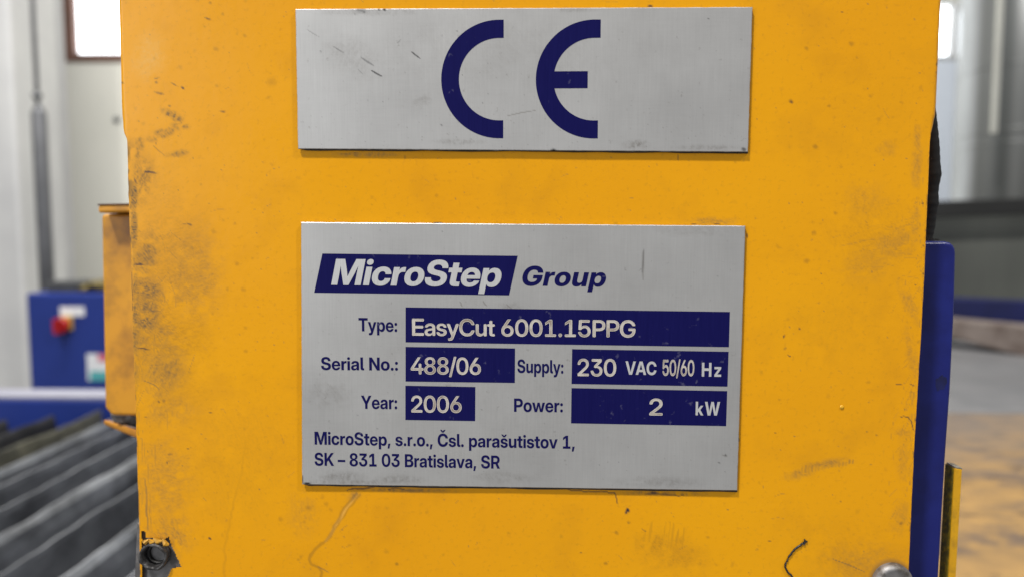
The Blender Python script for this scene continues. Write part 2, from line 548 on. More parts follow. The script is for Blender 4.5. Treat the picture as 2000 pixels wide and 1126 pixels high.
# white column at the far left
CY = 3.0
a0, a1 = at(-160, 100, CY), at(22, 100, CY)
col = thing('wall_column', 'white painted column at the far left edge, in front of the cream wall', 'column', (a0[0], CY, -1.0))
b = bmesh.new()
box(b, a0[0], a1[0], CY, CY + 0.30, -1.0, 3.0)
obj('column_shaft', b, M['column'], col, False, 0.012)
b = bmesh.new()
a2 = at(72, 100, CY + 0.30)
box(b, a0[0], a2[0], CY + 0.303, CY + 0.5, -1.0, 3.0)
obj('column_return', b, simple('shaded_column_paint', (0.52, 0.52, 0.53), (0.45, 0.45, 0.46), 0.6, 0, 3), col)  # column white darkened: its shading is put into the colour
b = bmesh.new()
c = at(40, 121, CY + 0.302)
lathe(b, c, (0, -1, 0), [(0.016, 0), (0.016, 0.02), (0, 0.025)], 16)
obj('bolt_head', b, M['pole'], col, True)

# grey pole, thick sleeve below, thin above
PY = 2.6
pb, pm, pt, pk = at(82, 640, PY), at(76, 222, PY), at(68, -60, PY), at(73, 183, PY)
px_ = 1.0 / FPX * PY
pole = thing('floor_pole', 'dark grey upright pole with a thinner upper rod, between white column and cream wall', 'pole', (pb[0], PY, -1.0))
b = bmesh.new()
tube(b, [(pm[0], PY, -1.0), (pm[0], PY, pm[2]), (pm[0], PY, pm[2] + 0.03)], [13.5 * px_, 13.5 * px_, 6 * px_], 20)
obj('sleeve', b, M['pole'], pole, True)
b = bmesh.new()
tube(b, [(pm[0] - 0.003, PY, pm[2] + 0.028), (pm[0] - 0.003, PY, 2.4)], 4.5 * px_, 12)
obj('rod', b, simple('pale_grey_rod', (0.36, 0.36, 0.37), (0.3, 0.3, 0.31), 0.5), pole, True)
b = bmesh.new()
lathe(b, (pm[0] - 0.003, PY, pk[2] - 0.008), (0, 0, 1), [(4.5 * px_, -0.012), (9 * px_, -0.006), (9 * px_, 0.006), (4.5 * px_, 0.012)], 18)
obj('clamp_collar', b, M['pole'], pole, True)

# blue control cabinet behind the table
BY = 1.95
tl, tr, bl = at(50, 572, BY), at(320, 572, BY), at(58, 800, BY)
cab = thing('control_cabinet', 'blue control cabinet with a red and yellow rotary switch, behind the slatted table', 'cabinet', ((tl[0] + tr[0]) / 2, BY, -1.0))
b = bmesh.new()
box(b, tl[0], tr[0], BY, BY + 0.22, -1.0, tl[2])
body = obj('cabinet_body', b, M['blue_far'], cab, False, 0.006)
b = bmesh.new()
a0, a1 = at(118, 616, BY), at(165, 598, BY)
box(b, a0[0], a1[0], BY - 0.0015, BY - 0.0003, a0[2], a1[2])
obj('label_plate', b, M['white'], cab)
sw = at(126, 633, BY)
b = bmesh.new()
box(b, sw[0] - 0.006, sw[0] + 0.026, BY - 0.008, BY - 0.002, sw[2] - 0.014, sw[2] + 0.024)
s_ = obj('switch_plate', b, M['yellow_plastic'], cab, False, 0.002)
b = bmesh.new()
lathe(b, (sw[0], BY - 0.008, sw[2]), (0, -1, 0), [(0.021, 0), (0.021, 0.012), (0.018, 0.016), (0, 0.016)], 24)
box(b, sw[0] - 0.006, sw[0] + 0.006, BY - 0.04, BY - 0.024, sw[2] - 0.02, sw[2] + 0.02)
obj('switch_knob', b, M['red'], s_)
st0, st1 = at(172, 742, BY), at(232, 690, BY)
b = bmesh.new()
box(b, st0[0], st1[0], BY - 0.0012, BY - 0.0003, st0[2], st1[2])
sk = obj('sticker', b, M['white'], cab)
w_, h_ = st1[0] - st0[0], st1[2] - st0[2]
b = bmesh.new()
box(b, st0[0] + 0.35 * w_, st1[0], BY - 0.002, BY - 0.0014, st0[2] + 0.72 * h_, st1[2])
obj('sticker_print', b, M['pink'], sk)
b = bmesh.new()
box(b, st0[0] + 0.08 * w_, st1[0] - 0.2 * w_, BY - 0.002, BY - 0.0014, st0[2], st0[2] + 0.36 * h_)
obj('sticker_print', b, M['teal'], sk)
# things lying on the cabinet
b = bmesh.new()
t0, t1 = at(100, 572, BY + 0.05), at(168, 549, BY + 0.05)
zt = tl[2]
box(b, t0[0], t1[0], BY + 0.03, BY + 0.13, zt, t1[2])
tag(obj('tool_tray', b, M['tray'], None, False, 0.004), 'dark grey flat tray lying on top of the blue cabinet', 'tray')
b = bmesh.new()
t0, t1 = at(165, 570, BY + 0.04), at(215, 543, BY + 0.04)
for k in range(5):
    x = t0[0] + 0.004 + k * 0.014
    tube(b, [(x, BY + 0.02 + 0.01 * (k % 2), zt + 0.009 + 0.006 * (k % 3)), (x + 0.016, BY + 0.1, zt + 0.012 + 0.008 * ((k + 1) % 3))], 0.009, 10)
tag(obj('fitting_heap', b, M['brass'], None, True), 'small heap of dull brassy fittings on the cabinet beside the tray', 'fittings')

# ---------------------------------------------------------------- slatted cutting table (left)
tb = thing('cutting_table', 'blue framed cutting table bed that carries the row of steel slats', 'table', (-0.7, 1.2, -1.0))
b = bmesh.new()
f0, f1 = atz(20, 781, TZ + 0.012), atz(20, 764, TZ + 0.012)
box(b, -1.5, 0.1, f0[1], f1[1], TZ - 0.2, TZ + 0.012)
obj('end_beam', b, M['blue_far'], tb, False, 0.002)
b = bmesh.new()
box(b, -1.5, 0.1, f0[1] + 0.004, f1[1] - 0.003, TZ + 0.0135, TZ + 0.018)
obj('beam_top_sheen', b, simple('beam_sheen_tone', (0.30, 0.30, 0.36), (0.25, 0.25, 0.31), 0.5, 0, 10), tb)  # pale slab: window sheen on the blue beam top, put into colour
b = bmesh.new()
box(b, -1.5, 0.1, 0.35, f0[1] - 0.003, TZ - 0.14, TZ - 0.125)
obj('slag_tray', b, M['black'], tb)
for x in (-1.46, 0.04):
    for y in (0.42, 1.17):
        b = bmesh.new()
        box(b, x - 0.03, x + 0.03, y - 0.03, y + 0.03, -1.0, TZ - 0.141)
        obj('leg', b, M['blue_far'], tb)

def slat(X, y0, y1, mats, rnd, h=0.09, lean=0.026):
    """upright flat bar running away from the viewer, top edge nicked by the torch"""
    n = 90
    ys = np.linspace(y0, y1, n)
    top = TZ - 0.004 * np.clip(fbm(ys * 18 + rnd * 9, ys * 0 + rnd, int(rnd * 10) + 3, 3) * 2 - 0.9, 0, 1) - 0.002 * fbm(ys * 3, ys * 0 + 5, int(rnd * 7))
    wob = 0.0015 * (fbm(ys * 5, ys * 0 + rnd, int(rnd * 13)) - 0.5)
    t = 0.0009
    V, F, fm = [], [], []
    # profile: left bottom, left top, right top, right mid (sloped to catch light from above), right bottom
    for i, y in enumerate(ys):
        x = X + wob[i]
        V += [(x - t, y, TZ - h), (x - t, y, top[i]), (x + t, y, top[i]), (x + t + lean * 0.40, y, TZ - h * 0.10), (x + t + lean * 0.72, y, TZ - h * 0.26), (x + t + lean * 0.95, y, TZ - h * 0.5), (x + t + lean, y, TZ - h)]
    m = 7
    for i in range(n - 1):
        a, c = m * i, m * (i + 1)
        for k in range(m - 1):
            F.append((a + k, a + k + 1, c + k + 1, c + k))
            fm.append(1 if k == 1 else 0)
        F.append((a + m - 1, a, c, c + m - 1))
        fm.append(0)
    for q in (0, m * (n - 1)):
        F += [(q, q + 6, q + 5, q + 1), (q + 1, q + 5, q + 4, q + 2), (q + 2, q + 4, q + 3, q + 3)]
        fm += [0, 0, 0]
    V = np.array(V)
    o = mesh_np('table_slat', V, np.array([f for f in F if len(set(f)) == 4]), mats, None, False, [g for g, f in zip(fm, F) if len(set(f)) == 4])
    return o

GS = 'steel slats standing in the cutting table'
ks = [0.62, 0.80, 0.98, 1.17, 1.375, 1.565, 1.755, 1.905, 2.09, 2.247, 2.42, 2.61, 2.80, 3.0]
desc = {10: ('slat_rust', 'straw-stained steel slat, next to the black scorched slats of the table'),
        11: ('slat_dark', 'black scorched slat closest to the straw-stained one'),
        12: ('slat_dark', 'black scorched slat in the middle of the three dark ones'),
        13: ('slat_dark', 'black scorched slat farthest from the straw-stained one')}
for i, k in enumerate(ks):
    mk, lab = desc.get(i, ('slat', 'dull grey steel slat in the row left of the yellow cover'))
    y1 = f0[1] - 0.01 - (0.03 if i in (11, 12, 13) else 0) * (1 if i != 12 else 2)
    edge = M['slat_edge'] if mk == 'slat' else M[mk]
    s = slat(k * TZ + 0.004 * math.sin(i * 5.1), 0.36, y1, [M[mk], edge], i * 1.37 + 0.3, 0.09, 0.012 if i in (4, 6) else 0.005 + 0.003 * math.sin(i * 2.3))
    tag(s, lab, 'slat', GS)

# ---------------------------------------------------------------- right: sheets on the bed, rail, beams, cladding
def flat_sheet(name, quad, th, m, bevel=0.0):
    b = bmesh.new()
    hexa(b, quad, [(p[0], p[1], p[2] - th) for p in quad])
    return obj(name, b, m, None, False, bevel)
q0, q1 = atz(1700, 806, TZ), atz(2300, 808, TZ)
n0, n1 = atz(1700, 1450, TZ), atz(2300, 1450, TZ)
o = flat_sheet('rusted_sheet', [(0.05, n0[1], TZ), (1.5, n0[1], TZ), (1.5, q1[1], TZ), (0.05, q0[1], TZ)], 0.010, M['tan'])
tag(o, 'ochre rusted steel sheet with dark scrapes, lying right of the blue post', 'steel sheet')
o = flat_sheet('grey_sheet', [(0.05, q0[1] + 0.012, TZ - 0.002), (2.0, q1[1] + 0.012, TZ - 0.002), (2.0, 2.05, TZ - 0.002), (0.05, 2.05, TZ - 0.002)], 0.010, M['grey_sheet'])
tag(o, 'plain grey steel sheet lying behind the ochre rusted sheet', 'steel sheet')
st = thing('sheet_table', 'grey table under the rusted and grey steel sheets on the right', 'table', (1.0, 1.2, -1.0))
b = bmesh.new()
box(b, 0.05, 2.0, 0.35, 2.05, TZ - 0.05, TZ - 0.0125)
obj('tabletop', b, M['pole'], st)
for x in (0.15, 1.9):
    for y in (0.5, 1.9):
        b = bmesh.new()
        box(b, x - 0.05, x + 0.05, y - 0.05, y + 0.05, -1.0, TZ - 0.0505)
        obj('leg', b, M['pole'], st)
# rail coming slightly towards the viewer on the right
A, B = at(1780, 616, 1.98), at(2120, 648, 1.72)
A2, B2 = at(1780, 638, 1.98), at(2120, 728, 1.72)
b = bmesh.new()
d = Vector((0.02, 0.09, 0))
hexa(b, [A2, B2, B, A], [Vector(p) + d for p in (A2, B2, B, A)])
tag(obj('guide_rail', b, M['rail'], None, False, 0.004), 'rusty brown rail lying across the far edge of the grey sheet', 'rail')
def cross_beam(name, pts, Y, depth, m, label, cat, bev=0.004):
    b = bmesh.new()
    P = [at(x, y, Y) for x, y in pts]
    prism(b, P, (0, depth, 0))
    return tag(obj(name, b, m, None, False, bev), label, cat)
cross_beam('blue_beam', [(1640, 623), (2200, 641), (2200, 596), (1640, 573)], 2.2, 0.08, M['blue_dark'], 'dark blue crossbeam running behind the rusty brown rail', 'beam')
cross_beam('black_beam', [(1640, 432), (2200, 412), (2200, 379), (1640, 400)], 2.36, 0.06, M['beam'], 'black crossbeam in front of the shiny metal tank', 'beam')
P = [at(x, y, 2.46) for x, y in [(1640, 700), (2250, 700), (2250, 402), (1640, 402)]]
b = bmesh.new()
prism(b, P, (0, 0.03, 0))
tag(obj('backing_panel', b, M['lower_panel'], None, False, 0.003), 'dull grey-green panel between the black beam and the blue beam', 'panel')
# tank material: reflected streaks put into the colour, light to dark across the shell
def tank_sheen_mat(stops, Y):
    m, nt, p = new_mat('tank_painted_sheen')
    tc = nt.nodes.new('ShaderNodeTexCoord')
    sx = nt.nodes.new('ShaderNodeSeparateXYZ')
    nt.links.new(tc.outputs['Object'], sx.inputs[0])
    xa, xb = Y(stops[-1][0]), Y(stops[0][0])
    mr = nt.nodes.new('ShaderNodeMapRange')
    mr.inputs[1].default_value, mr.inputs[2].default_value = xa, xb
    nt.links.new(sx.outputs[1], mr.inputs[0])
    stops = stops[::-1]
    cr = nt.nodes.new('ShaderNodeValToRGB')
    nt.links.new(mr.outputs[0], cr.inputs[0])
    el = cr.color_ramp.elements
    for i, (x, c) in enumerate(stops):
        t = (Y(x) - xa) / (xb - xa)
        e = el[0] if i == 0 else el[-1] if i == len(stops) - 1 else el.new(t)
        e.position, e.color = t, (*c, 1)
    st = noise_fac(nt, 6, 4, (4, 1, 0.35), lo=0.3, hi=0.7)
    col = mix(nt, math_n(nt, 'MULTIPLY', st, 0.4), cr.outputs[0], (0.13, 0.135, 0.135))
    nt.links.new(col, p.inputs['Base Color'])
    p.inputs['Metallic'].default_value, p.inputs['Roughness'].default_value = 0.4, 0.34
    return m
b = bmesh.new()
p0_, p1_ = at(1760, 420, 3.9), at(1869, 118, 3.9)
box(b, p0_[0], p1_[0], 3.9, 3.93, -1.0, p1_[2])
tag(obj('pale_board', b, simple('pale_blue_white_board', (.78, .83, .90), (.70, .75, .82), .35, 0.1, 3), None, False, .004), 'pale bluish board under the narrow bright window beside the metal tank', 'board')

KY = 2.75
TR_ = 0.34
th_e = math.atan(at(1867, 150, 1.0)[0])
# centre of a cylinder at depth KY + TR_ whose left outline is seen at that bearing
tx = min((v for v in np.linspace(1.0, 4.0, 6001)), key=lambda v: abs(math.atan2(v, KY + TR_) - math.asin(TR_ / math.hypot(v, KY + TR_)) - th_e))
tk = thing('metal_tank', 'big rounded shiny grey metal tank at the upper right, streaked with soft reflections', 'tank', (tx, KY + TR_, -1.0))
def shell_x(px):
    # where on the shell a given bearing lands (depth of a painted sheen stop)
    k_ = math.tan(math.atan(at(px, 200, 1.0)[0]))
    cx_, cy_ = tx, KY + TR_
    a_, b_, c_ = 1 + k_ * k_, -2 * (k_ * cx_ + cy_), cx_ ** 2 + cy_ ** 2 - TR_ ** 2
    d_ = max(b_ * b_ - 4 * a_ * c_, 0.0)
    return (-b_ - math.sqrt(d_)) / (2 * a_)
TM = tank_sheen_mat([(1866, (.74, .79, .86)), (1884, (.72, .77, .83)), (1900, (.40, .42, .45)), (1914, (.13, .137, .14)), (1938, (.17, .178, .178)), (1966, (.085, .09, .087)), (1988, (.20, .205, .20)), (2040, (.12, .125, .12))], shell_x)
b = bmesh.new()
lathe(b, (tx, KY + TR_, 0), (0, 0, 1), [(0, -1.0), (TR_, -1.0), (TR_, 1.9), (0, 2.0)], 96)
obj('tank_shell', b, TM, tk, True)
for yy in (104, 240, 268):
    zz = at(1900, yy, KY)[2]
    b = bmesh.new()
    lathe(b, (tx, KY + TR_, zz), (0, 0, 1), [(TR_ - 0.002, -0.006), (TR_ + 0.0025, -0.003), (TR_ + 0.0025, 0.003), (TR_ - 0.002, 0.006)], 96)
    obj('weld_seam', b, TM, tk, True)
# narrow cream upright strip, ends partway down the tank
b = bmesh.new()
c0, c1 = at(1944, 60, KY - 0.07), at(1956, 60, KY - 0.07)
ct = at(1950, 262, KY - 0.07)[2]
box(b, c0[0], c1[0], KY - 0.08, KY - 0.066, ct, 1.8)
tag(obj('cream_strip', b, M['strip_cream'], None, False, 0.003), 'narrow cream upright strip in front of the shiny metal tank', 'strip')

# ================================================================ NEAR OBJECTS BEHIND THE COVER
# yellow box on the left
GY = 0.275
box_root = thing('carriage_box', 'ochre yellow sheet metal box with a lipped top, left behind the large cover', 'machine box', tuple(at(300, 812, GY)))
b = bmesh.new()
pts = [(197, 418), (420, 412), (420, 815), (217, 811), (204, 796)]
P = [at(x, y, GY) for x, y in pts]
prism(b, P, (0.003, 0.07, 0))
obj('box_body', b, M['yellow2'], box_root, False, 0.0012)
b = bmesh.new()
P = [at(x, y, GY - 0.006) for x, y in [(191, 416), (430, 410), (430, 396), (191, 401)]]
prism(b, P, (0, 0.085, 0))
lid = obj('lid', b, M['yellow2'], box_root, False, 0.0008)
b = bmesh.new()
P = [at(x, y, GY - 0.0062) for x, y in [(190.5, 401.5), (430, 396.5), (430, 394), (190.5, 398.5)]]
prism(b, P, (0, 0.085, 0))
obj('lid_edge', b, simple('rust_brown_edge', (0.09, 0.05, 0.025), (0.16, 0.08, 0.03), 0.7, 0, 200), lid)
b = bmesh.new()
P = [at(x, y, GY + 0.008) for x, y in [(212, 806), (420, 812), (420, 850), (222, 828)]]
prism(b, P, (0, 0.03, 0))
obj('underside_block', b, M['dark_steel'], box_root, False, 0.0008)
b = bmesh.new()
hexa(b, [at(203, 828, GY + 0.01), at(300, 868, GY - 0.01), at(300, 849, GY - 0.01), at(203, 818, GY + 0.01)],
     [at(208, 828, GY + 0.05), at(305, 862, GY + 0.05), at(305, 849, GY + 0.05), at(208, 818, GY + 0.05)])
obj('bottom_lip', b, simple('orange_lip_paint', (0.55, 0.235, 0.02), (0.42, 0.17, 0.02), 0.45, 0, 60), box_root, False, 0.0008)

# blue post on the right
QY = 0.212
post = thing('blue_post', 'glossy dark blue post with a rounded top, right beside the yellow cover', 'post', tuple(at(1800, 1400, QY)))
b = bmesh.new()
pts = [(1835, 1126), (1828, 1300), (1650, 1300), (1650, 471.5), (1848, 471.5), (1858, 474), (1864, 479), (1867.5, 486), (1868.5, 496), (1866, 600), (1858, 760), (1848, 900)]
prism(b, [at(x, y, QY) for x, y in pts], (0, 0.03, 0))
obj('post_body', b, M['blue'], post, False, 0.0011, 4)
b = bmesh.new()
c = at(1838, 747, QY)
lp = []
for k in range(36):
    t = 2 * math.pi * k / 36
    r = 1 + 0.16 * math.sin(2 * t + 1) + 0.10 * math.sin(5 * t) + 0.06 * math.sin(9 * t + 2)
    lp.append(Vector((c[0] + 0.0014 * r * math.cos(t), QY - 0.00003, c[2] + 0.0024 * r * math.sin(t))))
prism(b, lp, (0, 0.0002, 0))
obj('oil_spot', b, simple('dark_oil_on_blue', (0.008, 0.010, 0.055), (0.011, 0.015, 0.10), 0.35, 0, 300), post)
# brush strip along the top
b = bmesh.new()
for k in range(70):
    x = 1813 + 34 * random.random()
    top = 464 + 7 * ((x - 1813) / 34) ** 2 + random.uniform(0, 5)
    yd = QY + random.uniform(0.006, 0.02)
    p0, p1 = at(x, 480, yd), at(x + random.uniform(-2, 2), top, yd)
    tube(b, [p0, p1], [0.00016, 0.00007], 5)
obj('brush_bristles', b, M['bristle'], post)

# thin yellow guard sheet standing edge-on
YY = 0.219
gs = thing('guard_sheet', 'thin yellow steel sheet standing edge-on at lower right, with a greasy side', 'guard sheet', tuple(at(1850, 1400, YY)))
b = bmesh.new()
GP = {k: Vector(at(x, y, YY)) for k, (x, y) in dict(lt=(1864.5, 913), rt=(1879.5, 915.5), rb=(1857, 1300), lb=(1843, 1300)).items()}
dp = Vector((0, 0.0045, 0))
prism(b, [GP['lb'], GP['rb'], GP['rt'], GP['lt']], dp)
obj('sheet_body', b, M['yellow3'], gs, False, 0.00025)
b = bmesh.new()
e_ = Vector((-0.00006, 0.0004, -0.0002))
hexa(b, [GP['lb'] + e_, GP['lt'] + e_, GP['lt'] + dp + e_, GP['lb'] + dp + e_], [p + Vector((0.0003, 0, 0)) for p in (GP['lb'] + e_, GP['lt'] + e_, GP['lt'] + dp + e_, GP['lb'] + dp + e_)])
obj('greasy_side', b, M['grimy'], gs)
b = bmesh.new()
u_ = Vector((0, -0.00005, 0.00045))
hexa(b, [GP['lt'], GP['rt'], GP['rt'] + dp, GP['lt'] + dp], [p + u_ for p in (GP['lt'], GP['rt'], GP['rt'] + dp, GP['lt'] + dp)])
obj('worn_top_edge', b, M['worn_edge'], gs, False, 0.0001)

# black corrugated conduit behind the right edge
HY = 0.228
path = [(1798, -120), (1806, 60), (1810, 190), (1817, 250), (1822, 300), (1820, 350), (1817, 395), (1813, 440), (1803, 480), (1780, 520)]
PP = np.array(path, float)
tt = np.linspace(0, len(PP) - 1, 240)
cx = np.interp(tt, np.arange(len(PP)), PP[:, 0])
cyy = np.interp(tt, np.arange(len(PP)), PP[:, 1])
k = np.ones(25) / 25
cx = np.convolve(np.pad(cx, 12, 'edge'), k, 'valid')
cyy = np.convolve(np.pad(cyy, 12, 'edge'), k, 'valid')
pts = at(cx, cyy, HY)
rad = [0.0020 + 0.00004 * math.sin(i * 0.75) + 0.0005 * math.exp(-((i - 128) / 9) ** 2) + 0.0003 * math.exp(-((i - 160) / 7) ** 2) for i in range(240)]
b = bmesh.new()
tube(b, pts, rad, 18)
tag(obj('corrugated_conduit', b, M['hose'], None, True), 'black corrugated cable conduit hanging behind the right edge of the cover', 'cable conduit')

# ================================================================ THE YELLOW COVER
LE = np.array([(-260, 224), (0, 228), (110, 231), (200, 233), (225, 234.2), (248, 237), (260, 240.5), (270, 246), (275, 247.2), (330, 248.5), (400, 250.5), (470, 252.5), (485, 254.5), (560, 256), (640, 258), (800, 264), (950, 268), (1030, 271), (1126, 272.5), (1330, 277)], float)
RE = np.array([(-260, 1848), (0, 1842), (60, 1839), (110, 1837), (200, 1833), (225, 1831), (245, 1826), (262, 1820), (276, 1817.5), (420, 1811.5), (560, 1805.5), (740, 1795), (900, 1785.5), (1090, 1777), (1126, 1775), (1330, 1764)], float)
rows = np.arange(-260, 1331, 2.2)
NC = 720
le, re = np.interp(rows, LE[:, 0], LE[:, 1]), np.interp(rows, RE[:, 0], RE[:, 1])
le = le + 0.7 * (fbm(rows * 0.05, rows * 0 + 1, 3) - 0.5) * 2 * sstep(250, 330, rows)
re = re + 0.5 * (fbm(rows * 0.05, rows * 0 + 7, 4) - 0.5) * 2 * sstep(250, 330, rows)
bend = 1 - sstep(232, 276, rows)
rad = 3.0 + 9.0 * bend                        # px: rolled bend above, cut sheet edge below
deep = 0.0026 + 0.055 * bend                  # m
MPX = D / FPX
cols_x, cols_y = [], []
ang = np.linspace(0, math.pi / 2, 7)
L_parts, Y_parts = [], []
L_parts.append(np.tile(le[:, None], (1, 1)) + 0.4)
Y_parts.append(deep[:, None])
for t in ang[:-1]:
    L_parts.append((le + rad * (1 - np.sin(t)))[:, None])
    Y_parts.append((rad * (1 - np.sin(math.pi / 2 - (math.pi / 2 - t))) * 0 + rad * MPX * (1 - np.sin(t) * 0 - (1 - np.cos(math.pi / 2 - t))) )[:, None])
# quarter-round: x = e + r(1-sin t), y = r(1-cos(..)); written out explicitly
L_parts, Y_parts = [(le + 0.4)[:, None]], [deep[:, None]]
for t in ang[:-1]:
    L_parts.append((le + rad * (1 - np.cos(t)))[:, None])
    Y_parts.append((rad * MPX * (1 - np.sin(t)))[:, None])
u = np.linspace(0, 1, NC)
L_parts.append((le + rad)[:, None] + (re - le - 2 * rad)[:, None] * u[None])
Y_parts.append(np.zeros((len(rows), NC)))
for t in ang[:-1][::-1]:
    L_parts.append((re - rad * (1 - np.cos(t)))[:, None])
    Y_parts.append((rad * MPX * (1 - np.sin(t)))[:, None])
L_parts.append((re - 0.4)[:, None])
Y_parts.append(deep[:, None])
GX = np.concatenate(L_parts, 1)
GD = np.concatenate(Y_parts, 1)
GYY = np.repeat(rows[:, None], GX.shape[1], 1)
nr, ncol = GX.shape
P = at(GX, GYY, D)
P[..., 1] += GD
# shallow dents and slight waviness of the hand-bent sheet
wav = 0.00016 * (fbm(GX * 0.004, GYY * 0.004, 21, 2) - 0.5) * 2
P[..., 1] += wav * (GD < 1e-6)
idx = np.arange(nr * ncol).reshape(nr, ncol)
F = np.stack([idx[:-1, :-1], idx[1:, :-1], idx[1:, 1:], idx[:-1, 1:]], -1).reshape(-1, 4)
# torn opening low on the left
hole = [(277, 1036), (283, 1036), (284, 1049), (292, 1049), (322, 1052), (329, 1047), (334, 1062), (354, 1105), (336, 1109), (326, 1126), (326, 1150), (277, 1150)]
def inside(x, y, poly):
    c = np.zeros_like(x, bool)
    n = len(poly)
    for i in range(n):
        (xa, ya), (xb, yb) = poly[i], poly[(i + 1) % n]
        cond = ((ya > y) != (yb > y)) & (x < (xb - xa) * (y - ya) / ((yb - ya) + 1e-12) + xa)
        c ^= cond
    return c
fc = F.reshape(nr - 1, ncol - 1, 4)
mx_ = (GX[:-1, :-1] + GX[1:, 1:]) / 2
my_ = (GYY[:-1, :-1] + GYY[1:, 1:]) / 2
jx = mx_ + 2.5 * (fbm(mx_ * 0.15, my_ * 0.15, 77) - 0.5)
keep = ~inside(jx, my_, hole).ravel()
F = F[keep]
cover = thing('machine_cover', 'big yellow painted sheet metal machine cover, scuffed and greasy, carrying two metal plates', 'machine cover', tuple(at(1020, 1330, D)))
panel = mesh_np('cover_panel', P.reshape(-1, 3), F, M['paint'], cover, True)

X, Yp = GX.ravel(), GYY.ravel()
pt_ = Painter(X, Yp)
for k_ in ('grime', 'mark', 'spot', 'pale'):
    pt_.layer(k_)
# --- scattered stains and specks
for i in range(190):
    x, y = rng.uniform(240, 1830), rng.uniform(-20, 1150)
    r = rng.uniform(2.5, 6.5)
    pt_.blob('spot', x, y, r * rng.uniform(0.8, 1.7), r, rng.uniform(0, 180), rng.uniform(0.12, 0.42), 0.1, 0.5, 0.25, i)
for i in range(420):
    x, y = rng.uniform(240, 1830), rng.uniform(-20, 1150)
    r = rng.uniform(0.9, 1.9)
    pt_.blob('grime', x, y, r * rng.uniform(1, 2.2), r, rng.uniform(0, 180), rng.uniform(0.25, 0.75), 0.2)
for i in range(70):
    x, y = rng.uniform(240, 1830), rng.uniform(-20, 1150)
    a, l = rng.uniform(0, math.pi), rng.uniform(6, 26)
    pt_.line('grime', [(x, y), (x + l * math.cos(a) / 2, y + l * math.sin(a) / 2 + rng.uniform(-3, 3)), (x + l * math.cos(a), y + l * math.sin(a))], 0.7, rng.uniform(0.15, 0.45))
for (x, y, r, v) in [(411, 6, 5, .6), (435, 28, 5, .5), (400, 52, 4, .4), (478, 70, 6, .4), (422, 96, 8, .4), (424, 168, 6, .4), (1575, 95, 7, .5), (1663, 86, 8, .5), (1545, 198, 7, .7), (1620, 207, 6, .5), (1593, 287, 8, .55), (1700, 188, 6, .4), (1760, 200, 4, .4), (1590, 455, 8, .45), (1632, 416, 6, .4), (1575, 510, 9, .45), (417, 452, 9, .35), (463, 515, 6, .4), (475, 565, 7, .35), (415, 535, 5, .3), (380, 605, 6, .3), (480, 640, 6, .3), (480, 685, 6, .35), (602, 991, 8, .4), (637, 983, 7, .35), (548, 1013, 8, .35), (594, 1018, 5, .35), (1204, 1039, 7, .6), (1228, 1019, 5, .5), (1183, 1099, 6, .6), (1368, 1099, 5, .4), (1383, 1048, 5, .4), (1352, 1073, 7, .4), (756, 991, 6, .3), (755, 1076, 8, .3), (775, 1100, 5, .7), (1330, 1055, 10, .35), (530, 160, 16, .28), (1730, 960, 6, .3)]:
    pt_.blob('spot', x, y, r, r * 0.85, 20, min(1, v * 1.15), 0.15, 0.35, 0.3, int(x))
# --- named dark knocks
DM = [(406, 37, 9, 2.8, 22, .75), (340, 165, 11, 1.6, 30, .7), (357, 172, 6, 2.6, 38, .9), (311, 182, 13, 3.2, 15, .55), (306, 153, 7, 2, -15, .6), (305, 161, 4, 3.5, 40, .6), (291, 336, 14, 2.6, 4, .95), (304, 339, 10, 1.5, 8, .6), (278, 335, 9, 1.0, -5, .6), (435, 218, 9, 2.6, 8, .6), (237, 161, 6, 1.7, 12, .8), (370, 438, 8, 2.2, 14, .7), (360, 437, 8, 1.2, 6, .4), (273, 516, 13, 2.4, 0, .9), (280, 680, 15, 1.9, 8, .9), (410, 1051, 4.5, 2.6, 30, .9), (310, 784, 4, 3, 60, .6), (320, 782, 6, 4, 60, .35), (327, 901, 1.3, 6, 8, .7), (332, 886, 8, 2.4, -10, .5), (368, 875, 7, 1.4, -18, .6), (411, 805, 4, 1.4, 0, .7), (285, 814, 5, 1.6, 10, .5), (264, 353, 2.5, 8, -20, .7), (331, 207, 4, 3, 0, .5), (305, 280, 1.5, 5, 20, .5), (1831, 125, 2, 7, 25, .8), (1829, 142, 2, 3, 0, .6), (1546, 200, 4, 3, 30, .6), (1803, 534, 2, 3, 0, .9), (1788, 556, 2, 2, 0, .8), (1531, 656, 2, 4, 15, .9), (1562, 641, 3.5, 2, 0, .9), (1541, 694, 5, 1.5, 22, .9), (1533, 680, 3, 5, 60, .4), (1604, 534, 3, 2, 40, .7), (1802, 397, 2, 2.5, 0, .8), (1560, 443, 1.5, 1.5, 0, .8), (1803, 480, 2, 4, 0, .7), (1645, 24, 3.5, 1.4, 0, .7), (1514, 844, 3, 1.5, 20, .6), (1226, 995, 6, 5, 60, 1), (1223, 999, 3, 5, 20, 1), (1256, 1033, 5, 1.3, 30, .6), (1260, 1036, 3, 2.4, 30, .7), (1504, 1056, 5, 1.4, 10, .7), (1526, 1046, 1.2, 4, 0, .5), (1712, 849, 2.5, 3, 0, .5), (1760, 1021, 6, 4, -30, .45), (1788, 819, 3, 3, 0, .6), (1642, 978, 2, 2, 0, .6), (1135, 1078, 2, 2, 0, .7)]
for i, (x, y, rx, ry, a, v) in enumerate(DM):
    pt_.blob('mark', x, y, rx, ry, a, v, 0.35, 0.35, 0.4, i)
